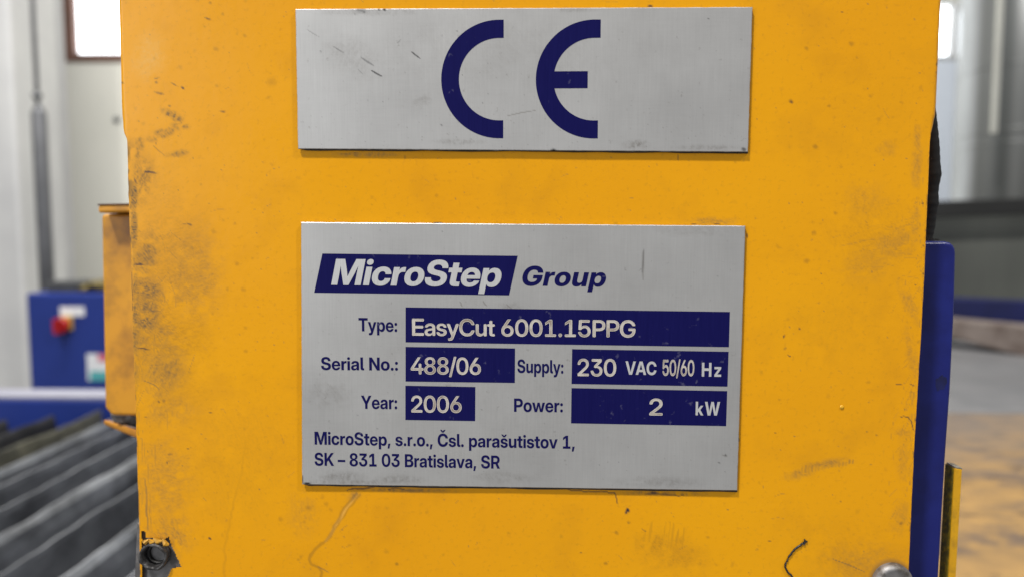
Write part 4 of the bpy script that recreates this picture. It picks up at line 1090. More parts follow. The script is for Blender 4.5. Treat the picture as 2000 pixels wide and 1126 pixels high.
# ================================================================ PLATES AND LETTERING
GL = {"h":{"G":[737,[[377,-12,310,-7,248,9,193,35,144,70,103,114,70,166,46,225,31,291,26,363,32,438,47,506,72,566,106,618,148,661,197,695,251,719,311,734,374,739,436,735,494,721,548,698,595,668,634,630,666,586,688,536,699,481,526,481,509,526,478,561,435,583,380,590,327,583,282,563,246,530,220,485,204,429,198,363,204,298,220,242,246,197,283,164,328,144,382,137,427,142,465,154,496,174,519,201,533,234,538,271,576,268,389,268,389,394,705,394,705,297,694,210,663,135,613,74,548,27,468,-2]]],"M":[906,[[48,0,48,728,300,728,399,431,417,369,439,292,460,215,469,182,475,154,432,154,439,182,448,215,468,292,490,369,508,431,605,728,857,728,857,0,690,0,690,321,691,382,693,459,695,543,697,624,717,624,694,541,670,456,648,380,631,321,522,0,384,0,274,321,256,380,234,456,210,541,186,624,209,624,210,543,213,459,215,382,216,321,216,0]]],"S":[665,[[335,-12,246,-4,172,18,112,54,69,104,42,166,33,240,196,240,201,207,214,179,235,156,263,139,297,129,337,126,372,128,403,136,428,148,447,165,459,185,463,208,460,228,450,245,433,260,409,272,377,284,337,293,262,309,196,327,143,352,101,383,71,420,53,464,47,514,56,577,83,632,126,677,183,711,252,732,331,739,412,732,481,711,536,676,578,629,605,571,615,502,457,502,446,543,420,575,382,595,333,602,302,599,274,591,250,579,233,563,222,544,218,522,221,503,230,487,246,473,269,461,299,450,337,441,402,428,458,414,506,397,545,377,577,354,601,326,618,295,628,260,632,220,623,152,596,95,553,50,494,16,421,-5]]],"c":[566,[[291,-12,217,-3,152,22,99,63,59,117,34,182,26,258,34,333,59,399,99,453,152,493,217,519,291,527,342,523,389,512,431,493,467,468,496,437,519,401,535,360,542,315,384,315,375,349,356,375,329,392,294,398,264,393,239,381,218,360,203,332,194,298,191,258,194,218,203,183,218,155,239,135,264,122,294,118,329,124,356,141,374,167,384,202,542,202,536,157,521,116,499,80,469,49,433,23,390,4,343,-8]]],"e":[570,[[290,-12,216,-3,152,23,99,64,59,118,34,184,26,258,34,332,59,397,99,452,151,493,214,519,286,527,341,523,391,508,436,485,473,453,504,414,527,369,541,318,546,261,546,217,80,217,80,316,469,316,394,295,391,327,382,355,366,377,346,393,320,403,290,406,259,403,234,393,213,377,198,355,188,327,185,295,185,223,188,190,198,162,214,138,236,121,263,110,296,107,341,114,375,134,394,164,542,164,526,116,497,73,457,38,408,11,352,-6]]],"i":[258,[[48,0,48,516,211,516,211,0],[129,569,93,575,64,592,45,619,38,652,45,685,64,712,93,729,129,735,165,729,194,712,213,685,219,652,213,619,194,592,165,575]]],"o":[591,[[295,-12,220,-3,155,22,101,62,60,116,35,181,26,258,35,334,60,400,101,453,155,494,220,519,295,527,371,519,436,494,490,453,531,400,556,334,565,258,556,181,531,116,490,62,436,22,371,-3],[295,119,324,123,350,135,370,155,386,182,396,217,400,258,396,299,386,333,370,361,350,381,324,393,295,397,267,393,242,381,220,361,204,333,194,299,191,258,194,217,204,182,220,155,241,135,267,123]]],"p":[608,[[48,-204,48,516,209,516,209,448,211,448,249,492,299,518,360,527,422,518,476,493,520,452,554,398,575,333,582,259,575,182,554,117,521,63,477,22,422,-3,359,-11,297,-1,248,28,228,50,213,77,211,77,211,-204],[314,120,344,124,369,136,389,157,404,184,414,218,417,259,414,299,404,333,389,360,369,380,344,392,314,397,283,392,257,380,234,359,218,332,208,298,204,259,208,219,218,185,234,158,257,137,283,124]]],"r":[389,[[48,0,48,516,206,516,206,425,207,425,225,468,251,496,287,512,333,518,357,518,378,517,378,382,350,383,313,383,284,380,260,370,239,353,224,330,214,301,211,267,211,0]]],"t":[388,[[367,516,367,389,9,389,9,516],[97,656,261,656,261,170,263,149,271,136,285,129,309,127,340,127,367,127,367,0,350,0,327,0,274,0,218,4,174,15,140,35,116,62,102,98,97,143]]],"u":[598,[[226,-11,174,-5,130,13,95,42,69,83,53,133,48,192,48,516,211,516,211,225,217,184,234,153,261,135,297,129,322,131,344,140,362,154,376,175,384,201,387,234,387,516,550,516,550,0,389,0,389,137,414,137,385,76,345,29,311,7,272,-7]]]},"b":{" ":[269,[]],",":[269,[[37,-154,72,121,216,121,142,-154]]],".":[269,[[135,-9,102,-3,75,16,56,44,50,77,56,110,75,137,102,156,135,162,168,156,196,137,215,110,221,77,215,44,196,16,168,-3]]],"0":[645,[[322,-12,264,-7,211,9,165,34,126,69,93,112,67,164,42,256,34,363,42,471,67,564,93,616,126,659,165,694,211,719,264,734,322,739,381,734,434,719,480,694,519,659,552,616,578,564,603,471,611,363,603,256,578,164,552,112,519,68,480,34,434,9,381,-7],[322,114,365,121,400,144,427,180,447,230,458,291,462,363,458,436,447,497,427,547,400,584,365,606,322,614,280,606,245,584,217,547,198,497,186,436,182,363,186,291,198,230,217,180,245,144,280,121]]],"1":[645,[[92,0,92,126,575,126,575,0],[422,728,422,0,270,0,270,584,269,584,100,476,100,614,280,728]]],"3":[645,[[320,-12,237,-3,168,23,113,63,73,115,49,176,41,242,191,242,195,205,207,173,226,147,252,127,283,115,319,110,353,114,383,126,408,144,427,169,439,198,442,231,438,264,426,292,405,314,378,331,344,341,304,344,204,344,204,438,375,600,375,601,81,601,81,728,559,728,559,606,329,392,329,425,411,425,477,409,529,379,566,337,588,285,595,226,586,161,561,103,520,55,465,19,398,-4]]],"8":[645,[[322,-12,244,-5,176,14,120,46,77,87,51,138,42,196,48,243,65,284,91,319,127,347,170,367,220,378,220,378,157,397,108,432,85,463,71,500,66,542,74,596,99,644,138,684,189,714,251,733,322,739,394,733,456,714,507,685,546,645,570,597,578,542,567,481,536,432,487,397,424,378,424,378,474,367,518,347,553,319,580,284,597,242,602,196,593,138,567,87,525,46,469,14,401,-5],[322,101,356,105,386,115,410,131,428,152,440,178,444,207,440,237,428,263,409,285,385,301,356,312,322,315,289,312,259,301,235,285,216,263,204,237,200,207,204,177,216,152,234,131,259,115,288,105],[322,431,352,434,377,443,398,457,414,477,424,500,427,527,424,555,414,578,398,597,378,611,352,620,322,623,292,620,267,611,246,597,230,578,220,555,217,527,220,500,230,477,246,458,267,443,292,434]]],":":[269,[[135,-9,102,-3,75,16,56,44,50,77,56,110,75,137,102,156,135,162,168,156,196,137,215,110,221,77,215,44,196,16,168,-3],[135,327,102,334,75,353,56,380,50,413,56,446,75,474,102,492,135,499,168,492,196,474,215,446,221,413,215,380,196,353,168,334]]],"A":[720,[[4,0,258,728,463,728,717,0,541,0,432,344,387,493,364,574,339,664,382,664,357,574,333,493,288,344,175,0],[169,153,169,278,552,278,552,153]]],"B":[645,[[52,0,52,728,347,728,420,722,481,704,529,676,564,639,586,594,593,541,589,502,577,467,557,437,531,412,499,394,461,381,461,380,504,372,542,354,574,328,599,295,614,253,620,205,612,148,590,98,554,57,504,26,441,7,365,0],[206,123,342,123,391,129,428,147,451,176,458,215,455,242,445,265,428,284,405,298,377,307,344,310,206,310],[206,427,334,427,364,430,388,438,409,451,423,469,433,491,436,516,429,552,409,580,376,598,334,604,206,604]]],"C":[727,[[376,-12,312,-7,252,8,198,34,149,68,108,111,74,163,49,223,34,289,29,363,34,438,49,505,74,565,108,617,149,660,198,694,252,719,312,734,376,739,438,734,496,720,548,697,594,665,632,626,663,580,686,527,699,469,539,469,519,524,484,566,437,592,378,600,323,593,276,571,238,537,211,489,194,431,188,363,194,296,210,238,238,191,276,156,323,134,378,127,436,136,484,161,519,203,540,258,699,258,686,200,663,147,632,101,594,62,548,30,496,7,438,-7]]],"G":[736,[[377,-12,310,-7,250,9,195,35,146,70,106,114,73,166,49,226,34,291,29,363,34,438,49,505,74,565,108,617,149,660,198,694,252,719,311,734,374,739,436,735,493,721,545,699,592,668,631,631,662,587,685,538,696,483,536,483,517,531,484,568,437,592,379,600,324,593,277,572,239,537,211,490,194,432,188,363,194,295,211,237,239,190,278,156,325,134,381,127,428,132,468,146,501,168,526,197,542,233,547,274,584,271,392,271,392,390,701,390,701,295,691,209,660,135,610,73,545,27,467,-2]]],"H":[719,[[52,0,52,728,210,728,210,438,509,438,509,728,667,728,667,0,509,0,509,303,210,303,210,0]]],"K":[692,[[166,145,166,340,216,400,266,460,316,521,490,728,679,728,372,370,359,370],[52,0,52,728,210,728,210,533,210,345,210,270,210,0],[505,0,294,324,388,444,687,0]]],"M":[898,[[52,0,52,728,283,728,396,405,413,346,435,273,455,201,470,144,430,144,445,201,465,273,486,346,504,405,614,728,846,728,846,0,691,0,691,337,692,396,694,470,696,550,698,626,716,626,693,546,670,465,649,392,631,337,513,0,385,0,266,337,249,392,227,465,203,546,179,626,201,626,202,550,204,470,206,396,207,337,207,0]]],"N":[727,[[52,0,52,728,217,728,443,368,455,348,471,321,506,259,541,194,523,153,520,231,518,317,517,353,517,381,517,728,675,728,675,0,509,0,304,327,289,351,270,382,226,461,175,552,203,569,208,468,210,384,210,352,210,327,210,0]]],"P":[634,[[52,0,52,728,342,728,419,720,485,698,539,663,578,615,603,556,611,487,603,418,578,359,538,311,484,275,418,253,341,246,140,246,140,378,332,378,368,381,398,391,423,407,441,429,453,456,456,487,453,518,441,545,423,566,398,582,368,592,332,596,210,596,210,0]]],"R":[652,[[52,0,52,728,346,728,423,720,489,698,542,663,582,615,606,556,615,487,606,419,580,361,539,314,484,279,416,258,337,250,147,250,147,376,336,376,372,380,402,390,427,407,445,429,456,456,460,487,456,518,445,545,427,567,402,583,371,593,336,597,210,597,210,0],[463,0,298,329,463,329,632,0]]],"S":[657,[[331,-12,244,-4,171,18,112,54,69,104,43,166,34,239,186,239,191,204,204,174,226,149,255,131,291,121,333,117,371,120,403,128,430,141,450,159,463,181,467,206,464,227,454,245,437,261,412,275,379,287,338,297,262,313,196,332,143,356,101,387,72,424,54,467,48,516,57,579,83,633,125,678,181,711,249,732,327,739,406,732,474,711,528,676,570,630,596,572,606,503,459,503,447,548,420,582,380,603,328,610,295,608,265,599,240,586,222,569,210,548,206,524,209,504,219,487,235,472,258,459,290,448,329,438,397,423,452,410,499,393,538,373,569,349,593,322,610,291,620,256,623,217,614,151,588,95,546,49,488,16,416,-5]]],"T":[638,[[21,593,21,728,617,728,617,593,398,593,398,0,240,0,240,593]]],"V":[712,[[258,0,4,728,176,728,289,384,334,235,358,152,384,64,338,64,363,152,386,235,429,384,538,728,708,728,460,0]]],"W":[1002,[[199,0,4,728,173,728,254,378,274,285,292,193,309,100,276,100,295,193,314,285,335,378,421,728,581,728,667,378,688,285,708,193,726,100,693,100,710,193,728,285,748,378,829,728,999,728,803,0,628,0,527,388,506,485,494,542,479,607,523,607,509,542,497,485,475,388,375,0]]],"Y":[696,[[273,0,273,268,4,728,185,728,306,511,337,453,368,394,335,394,365,453,395,511,512,728,692,728,427,268,427,0]]],"a":[557,[[208,-9,159,-4,116,8,80,30,53,59,36,98,30,145,34,185,46,218,65,244,90,265,120,281,154,292,231,305,273,310,306,314,330,320,346,327,355,337,358,352,358,355,348,386,321,408,278,415,233,407,202,385,189,351,47,351,57,402,79,445,113,479,159,505,215,521,282,527,333,524,378,515,417,500,449,479,474,454,493,423,504,388,508,349,508,0,360,0,360,73,358,73,323,28,275,1,244,-6],[251,94,281,97,308,106,330,121,346,139,356,162,359,188,359,238,343,232,320,226,291,220,259,215,216,204,186,183,177,168,174,150,184,120,211,101]]],"c":[559,[[289,-12,215,-3,152,22,99,63,60,117,36,182,27,257,36,333,60,398,99,452,152,493,215,519,289,527,338,524,384,512,425,494,460,469,489,439,511,404,527,364,534,320,388,320,378,355,358,382,328,400,291,406,259,401,231,388,209,366,193,336,183,300,180,257,183,215,193,179,209,149,231,128,259,114,291,110,328,116,357,133,376,161,387,197,534,197,528,153,513,113,491,78,462,47,426,22,385,4,339,-8]]],"e":[565,[[288,-12,214,-3,151,23,99,64,60,118,36,184,27,257,36,332,60,397,99,452,151,493,212,519,283,527,338,522,387,508,431,485,468,453,498,414,521,368,534,317,539,261,539,220,80,220,80,314,467,314,398,293,395,328,385,357,368,381,346,399,319,410,286,413,254,410,227,399,205,381,188,357,178,328,175,293,175,227,178,191,188,160,205,135,229,116,258,104,292,100,341,108,376,130,397,163,534,163,519,115,490,72,451,37,403,11,348,-6]]],"i":[250,[[50,0,50,516,201,516,201,0],[125,576,91,582,64,599,46,624,40,655,46,687,64,712,91,729,125,734,159,729,186,712,204,687,210,655,204,624,186,598,159,582]]],"k":[556,[[186,144,186,322,202,322,376,516,552,516,321,254,284,254],[50,0,50,728,201,728,201,0],[386,0,229,221,328,327,562,0]]],"l":[278,[[221,0,166,4,122,15,90,33,68,60,54,96,50,142,50,728,201,728,201,157,203,137,211,125,224,117,243,115,254,115,264,115,264,0,242,0]]],"o":[584,[[292,-12,218,-3,154,22,101,62,61,116,36,182,27,257,36,333,61,399,101,453,154,494,218,519,292,527,366,519,431,494,484,453,524,399,549,333,557,257,549,182,524,116,484,62,431,22,366,-3],[292,110,324,115,351,128,373,149,390,178,401,214,404,257,401,301,390,337,373,366,351,388,324,401,292,405,261,401,234,388,211,367,194,337,184,301,180,257,184,214,194,178,211,149,234,128,261,115]]],"p":[602,[[50,-204,50,516,199,516,199,447,201,447,239,491,290,518,352,527,414,518,468,493,512,452,546,398,567,333,574,258,567,183,546,117,513,63,469,23,414,-3,351,-11,289,-1,239,29,219,50,202,77,201,77,201,-204],[311,111,342,116,369,129,391,150,408,179,418,215,421,258,418,302,408,338,391,366,369,388,342,401,311,405,278,400,250,387,226,365,209,336,198,300,194,258,198,217,209,181,226,151,250,130,278,116]]],"r":[379,[[50,0,50,516,196,516,196,427,197,427,215,468,241,497,277,513,323,519,347,518,366,518,366,390,340,392,303,392,275,389,250,379,230,362,214,339,204,310,201,275,201,0]]],"s":[526,[[268,-13,203,-7,147,8,99,34,62,69,37,112,25,163,174,163,183,134,201,113,229,99,265,94,300,98,326,109,342,125,348,145,343,163,331,177,310,187,282,195,191,212,124,232,76,264,47,308,37,362,44,409,64,449,97,482,141,506,195,521,259,526,323,521,378,505,424,479,458,444,479,401,488,351,348,351,342,378,324,400,297,415,264,420,232,417,208,405,193,389,187,369,191,352,203,338,223,327,248,320,348,301,416,281,463,251,491,211,501,160,493,111,471,69,436,35,389,9,333,-7]]],"t":[376,[[354,516,354,398,9,398,9,516],[98,656,249,656,249,163,251,142,259,128,274,121,298,118,328,118,354,118,354,0,317,0,267,0,214,4,171,15,139,34,116,61,102,96,98,139]]],"u":[590,[[230,-11,178,-5,134,13,98,42,72,82,55,133,50,192,50,516,201,516,201,221,207,177,225,145,254,126,292,119,319,122,343,131,362,146,377,168,386,196,389,231,389,516,540,516,540,0,392,0,392,135,416,135,387,74,347,28,295,-1]]],"v":[559,[[195,0,5,516,163,516,245,266,273,173,300,80,264,80,290,173,317,266,398,516,554,516,364,0]]],"w":[827,[[164,0,5,516,163,516,208,341,235,225,261,108,241,108,269,225,298,341,346,516,481,516,528,341,557,225,585,108,565,108,591,225,617,341,661,516,822,516,663,0,507,0,448,201,431,261,416,323,400,385,427,385,411,323,395,261,379,201,319,0]]],"y":[559,[[63,-204,63,-85,131,-85,159,-80,177,-63,190,-32,203,2,5,516,163,516,246,266,275,173,302,80,259,80,285,173,314,266,398,516,554,516,329,-77,311,-117,289,-150,265,-174,236,-191,202,-201,164,-204,114,-204]]],"z":[528,[[47,0,47,101,299,395,299,396,47,396,47,516,477,516,477,409,230,120,230,119,481,119,481,0]]],"Č":[727,[[376,-12,312,-7,252,8,198,34,149,68,108,111,74,163,49,223,34,289,29,363,34,438,49,505,74,565,108,617,149,660,198,694,252,719,312,734,376,739,438,734,496,720,548,697,594,665,632,626,663,580,686,527,699,469,539,469,519,524,484,566,437,592,378,600,323,593,276,571,238,537,211,489,194,431,188,363,194,296,210,238,238,191,276,156,323,134,378,127,436,136,484,161,519,203,540,258,699,258,686,200,663,147,632,101,594,62,548,30,496,7,438,-7],[306,944,369,863,434,944,551,944,551,944,429,795,309,795,190,944,190,944]]],"Š":[657,[[331,-12,244,-4,171,18,112,54,69,104,43,166,34,239,186,239,191,204,204,174,226,149,255,131,291,121,333,117,371,120,403,128,430,141,450,159,463,181,467,206,464,227,454,245,437,261,412,275,379,287,338,297,262,313,196,332,143,356,101,387,72,424,54,467,48,516,57,579,83,633,125,678,181,711,249,732,327,739,406,732,474,711,528,676,570,630,596,572,606,503,459,503,447,548,420,582,380,603,328,610,295,608,265,599,240,586,222,569,210,548,206,524,209,504,219,487,235,472,258,459,290,448,329,438,397,423,452,410,499,393,538,373,569,349,593,322,610,291,620,256,623,217,614,151,588,95,546,49,488,16,416,-5],[264,944,326,863,391,944,508,944,508,944,386,795,266,795,147,944,147,944]]],"š":[526,[[268,-13,203,-7,147,8,99,34,62,69,37,112,25,163,174,163,183,134,201,113,229,99,265,94,300,98,326,109,342,125,348,145,343,163,331,177,310,187,282,195,191,212,124,232,76,264,47,308,37,362,44,409,64,449,97,482,141,506,195,521,259,526,323,521,378,505,424,479,458,444,479,401,488,351,348,351,342,378,324,400,297,415,264,420,232,417,208,405,193,389,187,369,191,352,203,338,223,327,248,320,348,301,416,281,463,251,491,211,501,160,493,111,471,69,436,35,389,9,333,-7],[200,733,263,651,328,733,445,733,445,732,323,583,203,583,84,732,84,733]]],"–":[500,[[500,345,500,225,0,225,0,345]]]},"e":{" ":[269,[]],".":[269,[[136,-9,106,-3,82,14,65,38,59,68,65,97,82,122,106,138,136,144,165,138,190,122,207,97,212,68,207,38,190,14,165,-3]]],"/":[352,[[349,762,114,-109,4,-109,238,762]]],"0":[645,[[322,-12,266,-7,216,9,172,34,133,69,102,112,76,164,52,256,43,363,52,471,76,563,102,615,133,659,172,693,216,719,266,734,322,739,378,734,429,719,473,693,511,659,543,615,568,563,593,471,601,363,593,256,568,164,543,112,511,69,473,34,429,9,378,-7],[322,96,368,104,407,128,437,167,459,220,473,286,477,363,473,441,459,507,437,560,407,599,368,624,322,632,276,624,238,599,207,560,185,507,172,441,167,363,172,286,185,220,207,167,238,128,276,104]]],"1":[645,[[98,0,98,108,568,108,568,0],[407,728,407,0,280,0,280,604,280,604,106,492,106,611,286,728]]],"2":[645,[[69,0,69,99,333,330,396,390,420,417,437,445,448,475,451,508,447,543,436,574,417,598,392,617,361,628,325,632,285,627,252,614,226,592,206,562,194,525,190,482,68,482,76,554,100,617,138,669,189,707,251,731,324,739,393,732,454,711,504,678,542,633,566,578,574,515,570,467,556,423,533,382,502,342,462,300,414,256,247,109,247,108,578,108,578,0]]],"3":[645,[[323,-12,244,-3,178,21,124,60,85,111,61,171,53,237,179,237,184,196,197,161,218,133,246,111,281,98,321,93,360,98,393,110,421,131,442,158,455,190,459,227,454,265,440,296,417,321,386,339,348,351,303,355,206,355,206,440,392,618,392,619,96,619,96,728,550,728,550,622,317,401,317,428,399,427,466,411,519,380,556,337,579,285,587,224,578,159,553,102,514,54,461,18,397,-4]]],"4":[645,[[27,162,27,265,356,728,489,728,164,269,164,268,617,268,617,162],[393,0,393,194,393,240,393,454,516,454,516,0]]],"5":[645,[[323,-11,252,-3,189,19,137,54,96,100,69,156,58,220,184,220,190,186,205,156,226,130,254,111,287,99,323,95,362,99,395,113,422,136,442,165,455,200,460,240,455,281,443,316,423,346,396,368,364,382,327,387,280,382,239,366,208,340,189,305,68,305,91,728,543,728,543,619,207,619,193,428,194,428,226,455,263,475,304,486,349,490,397,486,441,472,481,450,516,420,545,384,566,342,580,295,584,243,576,173,552,112,513,61,460,22,397,-2]]],"6":[645,[[325,-11,252,-3,188,21,135,59,95,109,70,170,62,239,68,296,88,355,121,418,168,490,334,728,476,728,236,392,215,392,241,428,283,460,313,469,349,472,414,465,471,443,518,407,553,360,576,302,583,236,575,168,550,108,511,58,459,20,396,-3],[322,94,359,99,392,113,419,135,441,164,454,198,459,236,454,274,441,308,419,336,392,358,359,372,322,377,285,372,252,358,225,336,204,308,190,274,186,236,190,198,204,164,225,135,252,113,285,99]]],"8":[645,[[322,-12,248,-5,183,14,129,46,89,87,63,138,55,195,60,242,76,283,102,319,136,348,178,368,225,379,225,379,166,397,119,433,90,482,80,542,87,597,111,644,148,684,197,714,255,733,322,739,389,733,448,714,497,684,534,645,557,597,564,542,554,482,525,433,479,398,420,379,420,379,467,368,508,348,542,319,568,283,584,241,590,195,581,138,556,87,515,46,462,14,397,-5],[322,88,360,92,394,103,421,120,441,143,454,171,458,203,454,236,441,266,420,290,393,308,360,320,322,324,285,320,252,308,224,290,203,266,190,236,186,203,190,171,203,143,223,120,251,103,284,92],[322,424,355,428,383,438,406,454,424,475,435,501,438,531,435,562,424,587,407,609,383,625,355,635,322,638,289,635,261,625,238,609,220,587,209,562,206,531,209,501,220,475,238,454,261,438,289,428]]],"C":[725,[[378,-12,313,-7,254,9,200,35,152,70,112,113,79,165,54,225,40,291,35,363,40,436,54,503,79,562,112,614,152,658,200,693,254,719,313,734,378,739,437,735,493,721,543,698,588,668,625,630,656,585,678,534,692,477,559,477,535,539,496,584,443,612,379,622,317,614,265,590,223,551,192,500,173,436,167,363,173,291,192,228,223,176,265,138,317,114,379,106,443,115,496,143,535,188,559,249,692,249,678,192,656,141,625,97,587,59,543,29,493,7,437,-7]]],"E":[599,[[60,0,60,728,567,728,567,614,191,614,191,425,539,425,539,313,191,313,191,114,567,114,567,0]]],"G":[734,[[377,-12,312,-6,253,9,199,36,151,71,111,115,78,167,54,227,40,292,35,363,40,436,54,503,79,562,112,614,153,658,200,693,254,719,312,734,375,739,435,735,490,721,541,699,586,669,624,632,655,589,677,540,690,486,556,486,534,542,495,585,443,612,378,622,318,614,266,590,224,551,193,500,173,437,167,363,173,290,193,227,224,176,267,138,319,114,379,106,430,111,475,128,513,154,542,188,560,230,566,279,599,276,397,276,397,380,695,380,695,291,684,208,653,134,605,73,541,27,464,-2]]],"P":[625,[[60,0,60,728,339,728,414,720,477,699,529,665,568,618,591,561,599,494,591,428,567,370,528,324,476,289,411,268,336,261,131,261,131,372,331,372,371,376,405,387,433,405,453,430,466,459,470,494,466,529,453,559,433,583,405,601,371,612,331,616,191,616,191,0]]],"a":[542,[[212,-8,163,-4,120,9,84,30,57,61,39,99,34,146,38,186,50,219,69,245,95,265,160,291,236,304,279,309,312,313,336,318,352,326,361,336,364,351,364,355,361,376,353,394,339,408,321,420,298,427,271,429,219,420,184,394,173,376,168,355,48,355,58,403,79,445,112,479,156,505,211,521,274,526,322,523,364,514,401,499,432,479,456,454,474,424,485,390,488,351,488,0,365,0,365,73,363,73,331,31,309,15,283,2,250,-6],[243,84,279,87,310,98,334,115,351,137,361,162,365,191,365,246,348,239,322,233,289,227,252,221,204,209,169,185,159,169,155,148,158,129,166,113,197,91]]],"s":[506,[[258,-12,198,-7,145,8,99,32,64,66,40,108,30,160,153,160,163,127,184,102,215,86,255,81,295,86,325,99,344,118,350,143,346,164,332,180,309,192,280,201,192,219,127,240,80,272,51,315,41,368,48,412,67,451,98,483,140,507,191,522,250,527,310,522,361,506,404,480,436,446,457,404,465,355,347,355,340,386,321,411,291,428,253,434,217,429,190,416,172,396,167,372,171,351,185,335,206,322,234,314,328,294,395,274,441,244,468,204,477,153,470,106,449,65,416,32,371,8,318,-7]]],"t":[351,[[329,516,329,415,8,415,8,516],[98,656,224,656,224,149,226,126,235,111,251,103,276,100,304,100,329,100,329,0,295,0,254,0,205,4,166,14,136,32,115,57,102,90,98,131]]],"u":[574,[[238,-11,187,-5,142,13,105,42,77,82,60,133,54,193,54,516,180,516,180,214,186,164,207,128,239,107,283,99,313,103,340,112,362,129,380,153,391,185,394,225,394,516,520,516,520,0,396,0,396,131,421,131,391,71,351,26,300,-1]]],"y":[541,[[64,-204,64,-102,125,-102,153,-97,173,-78,189,-46,207,3,8,516,141,516,235,248,263,162,289,76,254,76,280,162,308,248,402,516,533,516,303,-84,285,-121,265,-151,241,-175,213,-191,182,-201,146,-204,105,-204]]]}}
TRI = {}
def glyph_tris(style, ch):
    key = (style, ch)
    if key in TRI:
        return TRI[key]
    adv, conts = GL[style][ch]
    pts, edges, polys = [], [], []
    for c_ in conts:
        P_ = [(c_[i], c_[i + 1]) for i in range(0, len(c_), 2)]
        Q = [P_[0]]
        for p in P_[1:]:
            if p != Q[-1]:
                Q.append(p)
        if Q[0] == Q[-1]:
            Q.pop()
        s0 = len(pts)
        pts += [Vector((float(x), float(y))) for x, y in Q]
        edges += [(s0 + i, s0 + (i + 1) % len(Q)) for i in range(len(Q))]
        polys.append(np.array(Q, float))
    if not pts:
        TRI[key] = (adv, np.zeros((0, 2)), [])
        return TRI[key]
    vs_, es_, fs_, *_r = delaunay_2d_cdt(pts, edges, [], 0, 1e-4)
    V_ = np.array([(v.x, v.y) for v in vs_])
    keep_ = []
    for f in fs_:
        c_ = V_[list(f)].mean(0)
        wn = 0
        for Q in polys:
            A_, B_ = Q, np.roll(Q, -1, 0)
            up_ = (A_[:, 1] <= c_[1]) & (B_[:, 1] > c_[1])
            dn_ = (A_[:, 1] > c_[1]) & (B_[:, 1] <= c_[1])
            cr = (B_[:, 0] - A_[:, 0]) * (c_[1] - A_[:, 1]) - (c_[0] - A_[:, 0]) * (B_[:, 1] - A_[:, 1])
            wn += int((up_ & (cr > 0)).sum()) - int((dn_ & (cr < 0)).sum())
        if wn != 0:
            keep_.append(tuple(f))
    TRI[key] = (adv, V_, keep_)
    return TRI[key]

def text_mesh(s, style, track=0, shear=0.0):
    V_, T_, x = [], [], 0
    n = 0
    for ch in s:
        adv, v, t = glyph_tris(style, ch)
        if len(v):
            V_.append(np.stack([v[:, 0] + x, v[:, 1]], 1))
            T_ += [tuple(i + n for i in f) for f in t]
            n += len(v)
        x += adv + track
    V_ = np.concatenate(V_)
    V_[:, 0] += shear * V_[:, 1]
    return V_, T_

CAP = 727.0
def lettering(s, style, p0, p1, cap, Y, m, parent, shear=0.0, track=-14, name='lettering', edge=None):
    """p0/p1: photo pixels of the baseline under the left-most and right-most ink; cap: capital height in px"""
    V_, T_ = text_mesh(s, style, track, shear)
    a, c = at(p0[0], p0[1], Y), at(p1[0], p1[1], Y)
    used = np.unique(np.array([i for f in T_ for i in f]))
    x0_, x1_ = V_[used, 0].min(), V_[used, 0].max()
    up_ = at(p0[0], p0[1] - cap, Y)[2] - a[2]
    def to3(x, y, dy=0.0):
        t = (x - x0_) / (x1_ - x0_)
        W = a[None] * (1 - t)[:, None] + c[None] * t[:, None]
        W[:, 2] += y / CAP * up_
        W[:, 1] -= dy
        return W
    W = to3(V_[:, 0], V_[:, 1])
    F_ = np.array(T_)
    Fq = F_[:, ::-1] if False else F_
    fm = np.zeros(len(Fq), int)
    mats = [m]
    if edge is not None:
        # bright burr along both sides of the engraved stroke
        cnt = {}
        for f in T_:
            for i in range(3):
                e = (f[i], f[(i + 1) % 3])
                cnt.setdefault(tuple(sorted(e)), []).append(e)
        EV, EF = [], []
        n = len(W)
        wdt = 20.0
        for k_, es in cnt.items():
            if len(es) == 1:
                i, j = es[0]
                p, q = V_[i], V_[j]
                d = q - p
                L_ = np.hypot(*d)
                if L_ < 1e-6:
                    continue
                nrm = np.array([-d[1], d[0]]) / L_
                EV += [p + nrm * 1, q + nrm * 1, q + nrm * wdt, p + nrm * wdt]
                EF += [(n, n + 1, n + 2), (n, n + 2, n + 3)]
                n += 4
        EV = np.array(EV)
        W = np.concatenate([W, to3(EV[:, 0], EV[:, 1], 0.00003)])
        Fq = np.concatenate([Fq, np.array(EF)])
        fm = np.concatenate([fm, np.ones(len(EF), int)])
        mats = [m, edge]
    return mesh_np(name, W, Fq, mats, parent, False, fm)

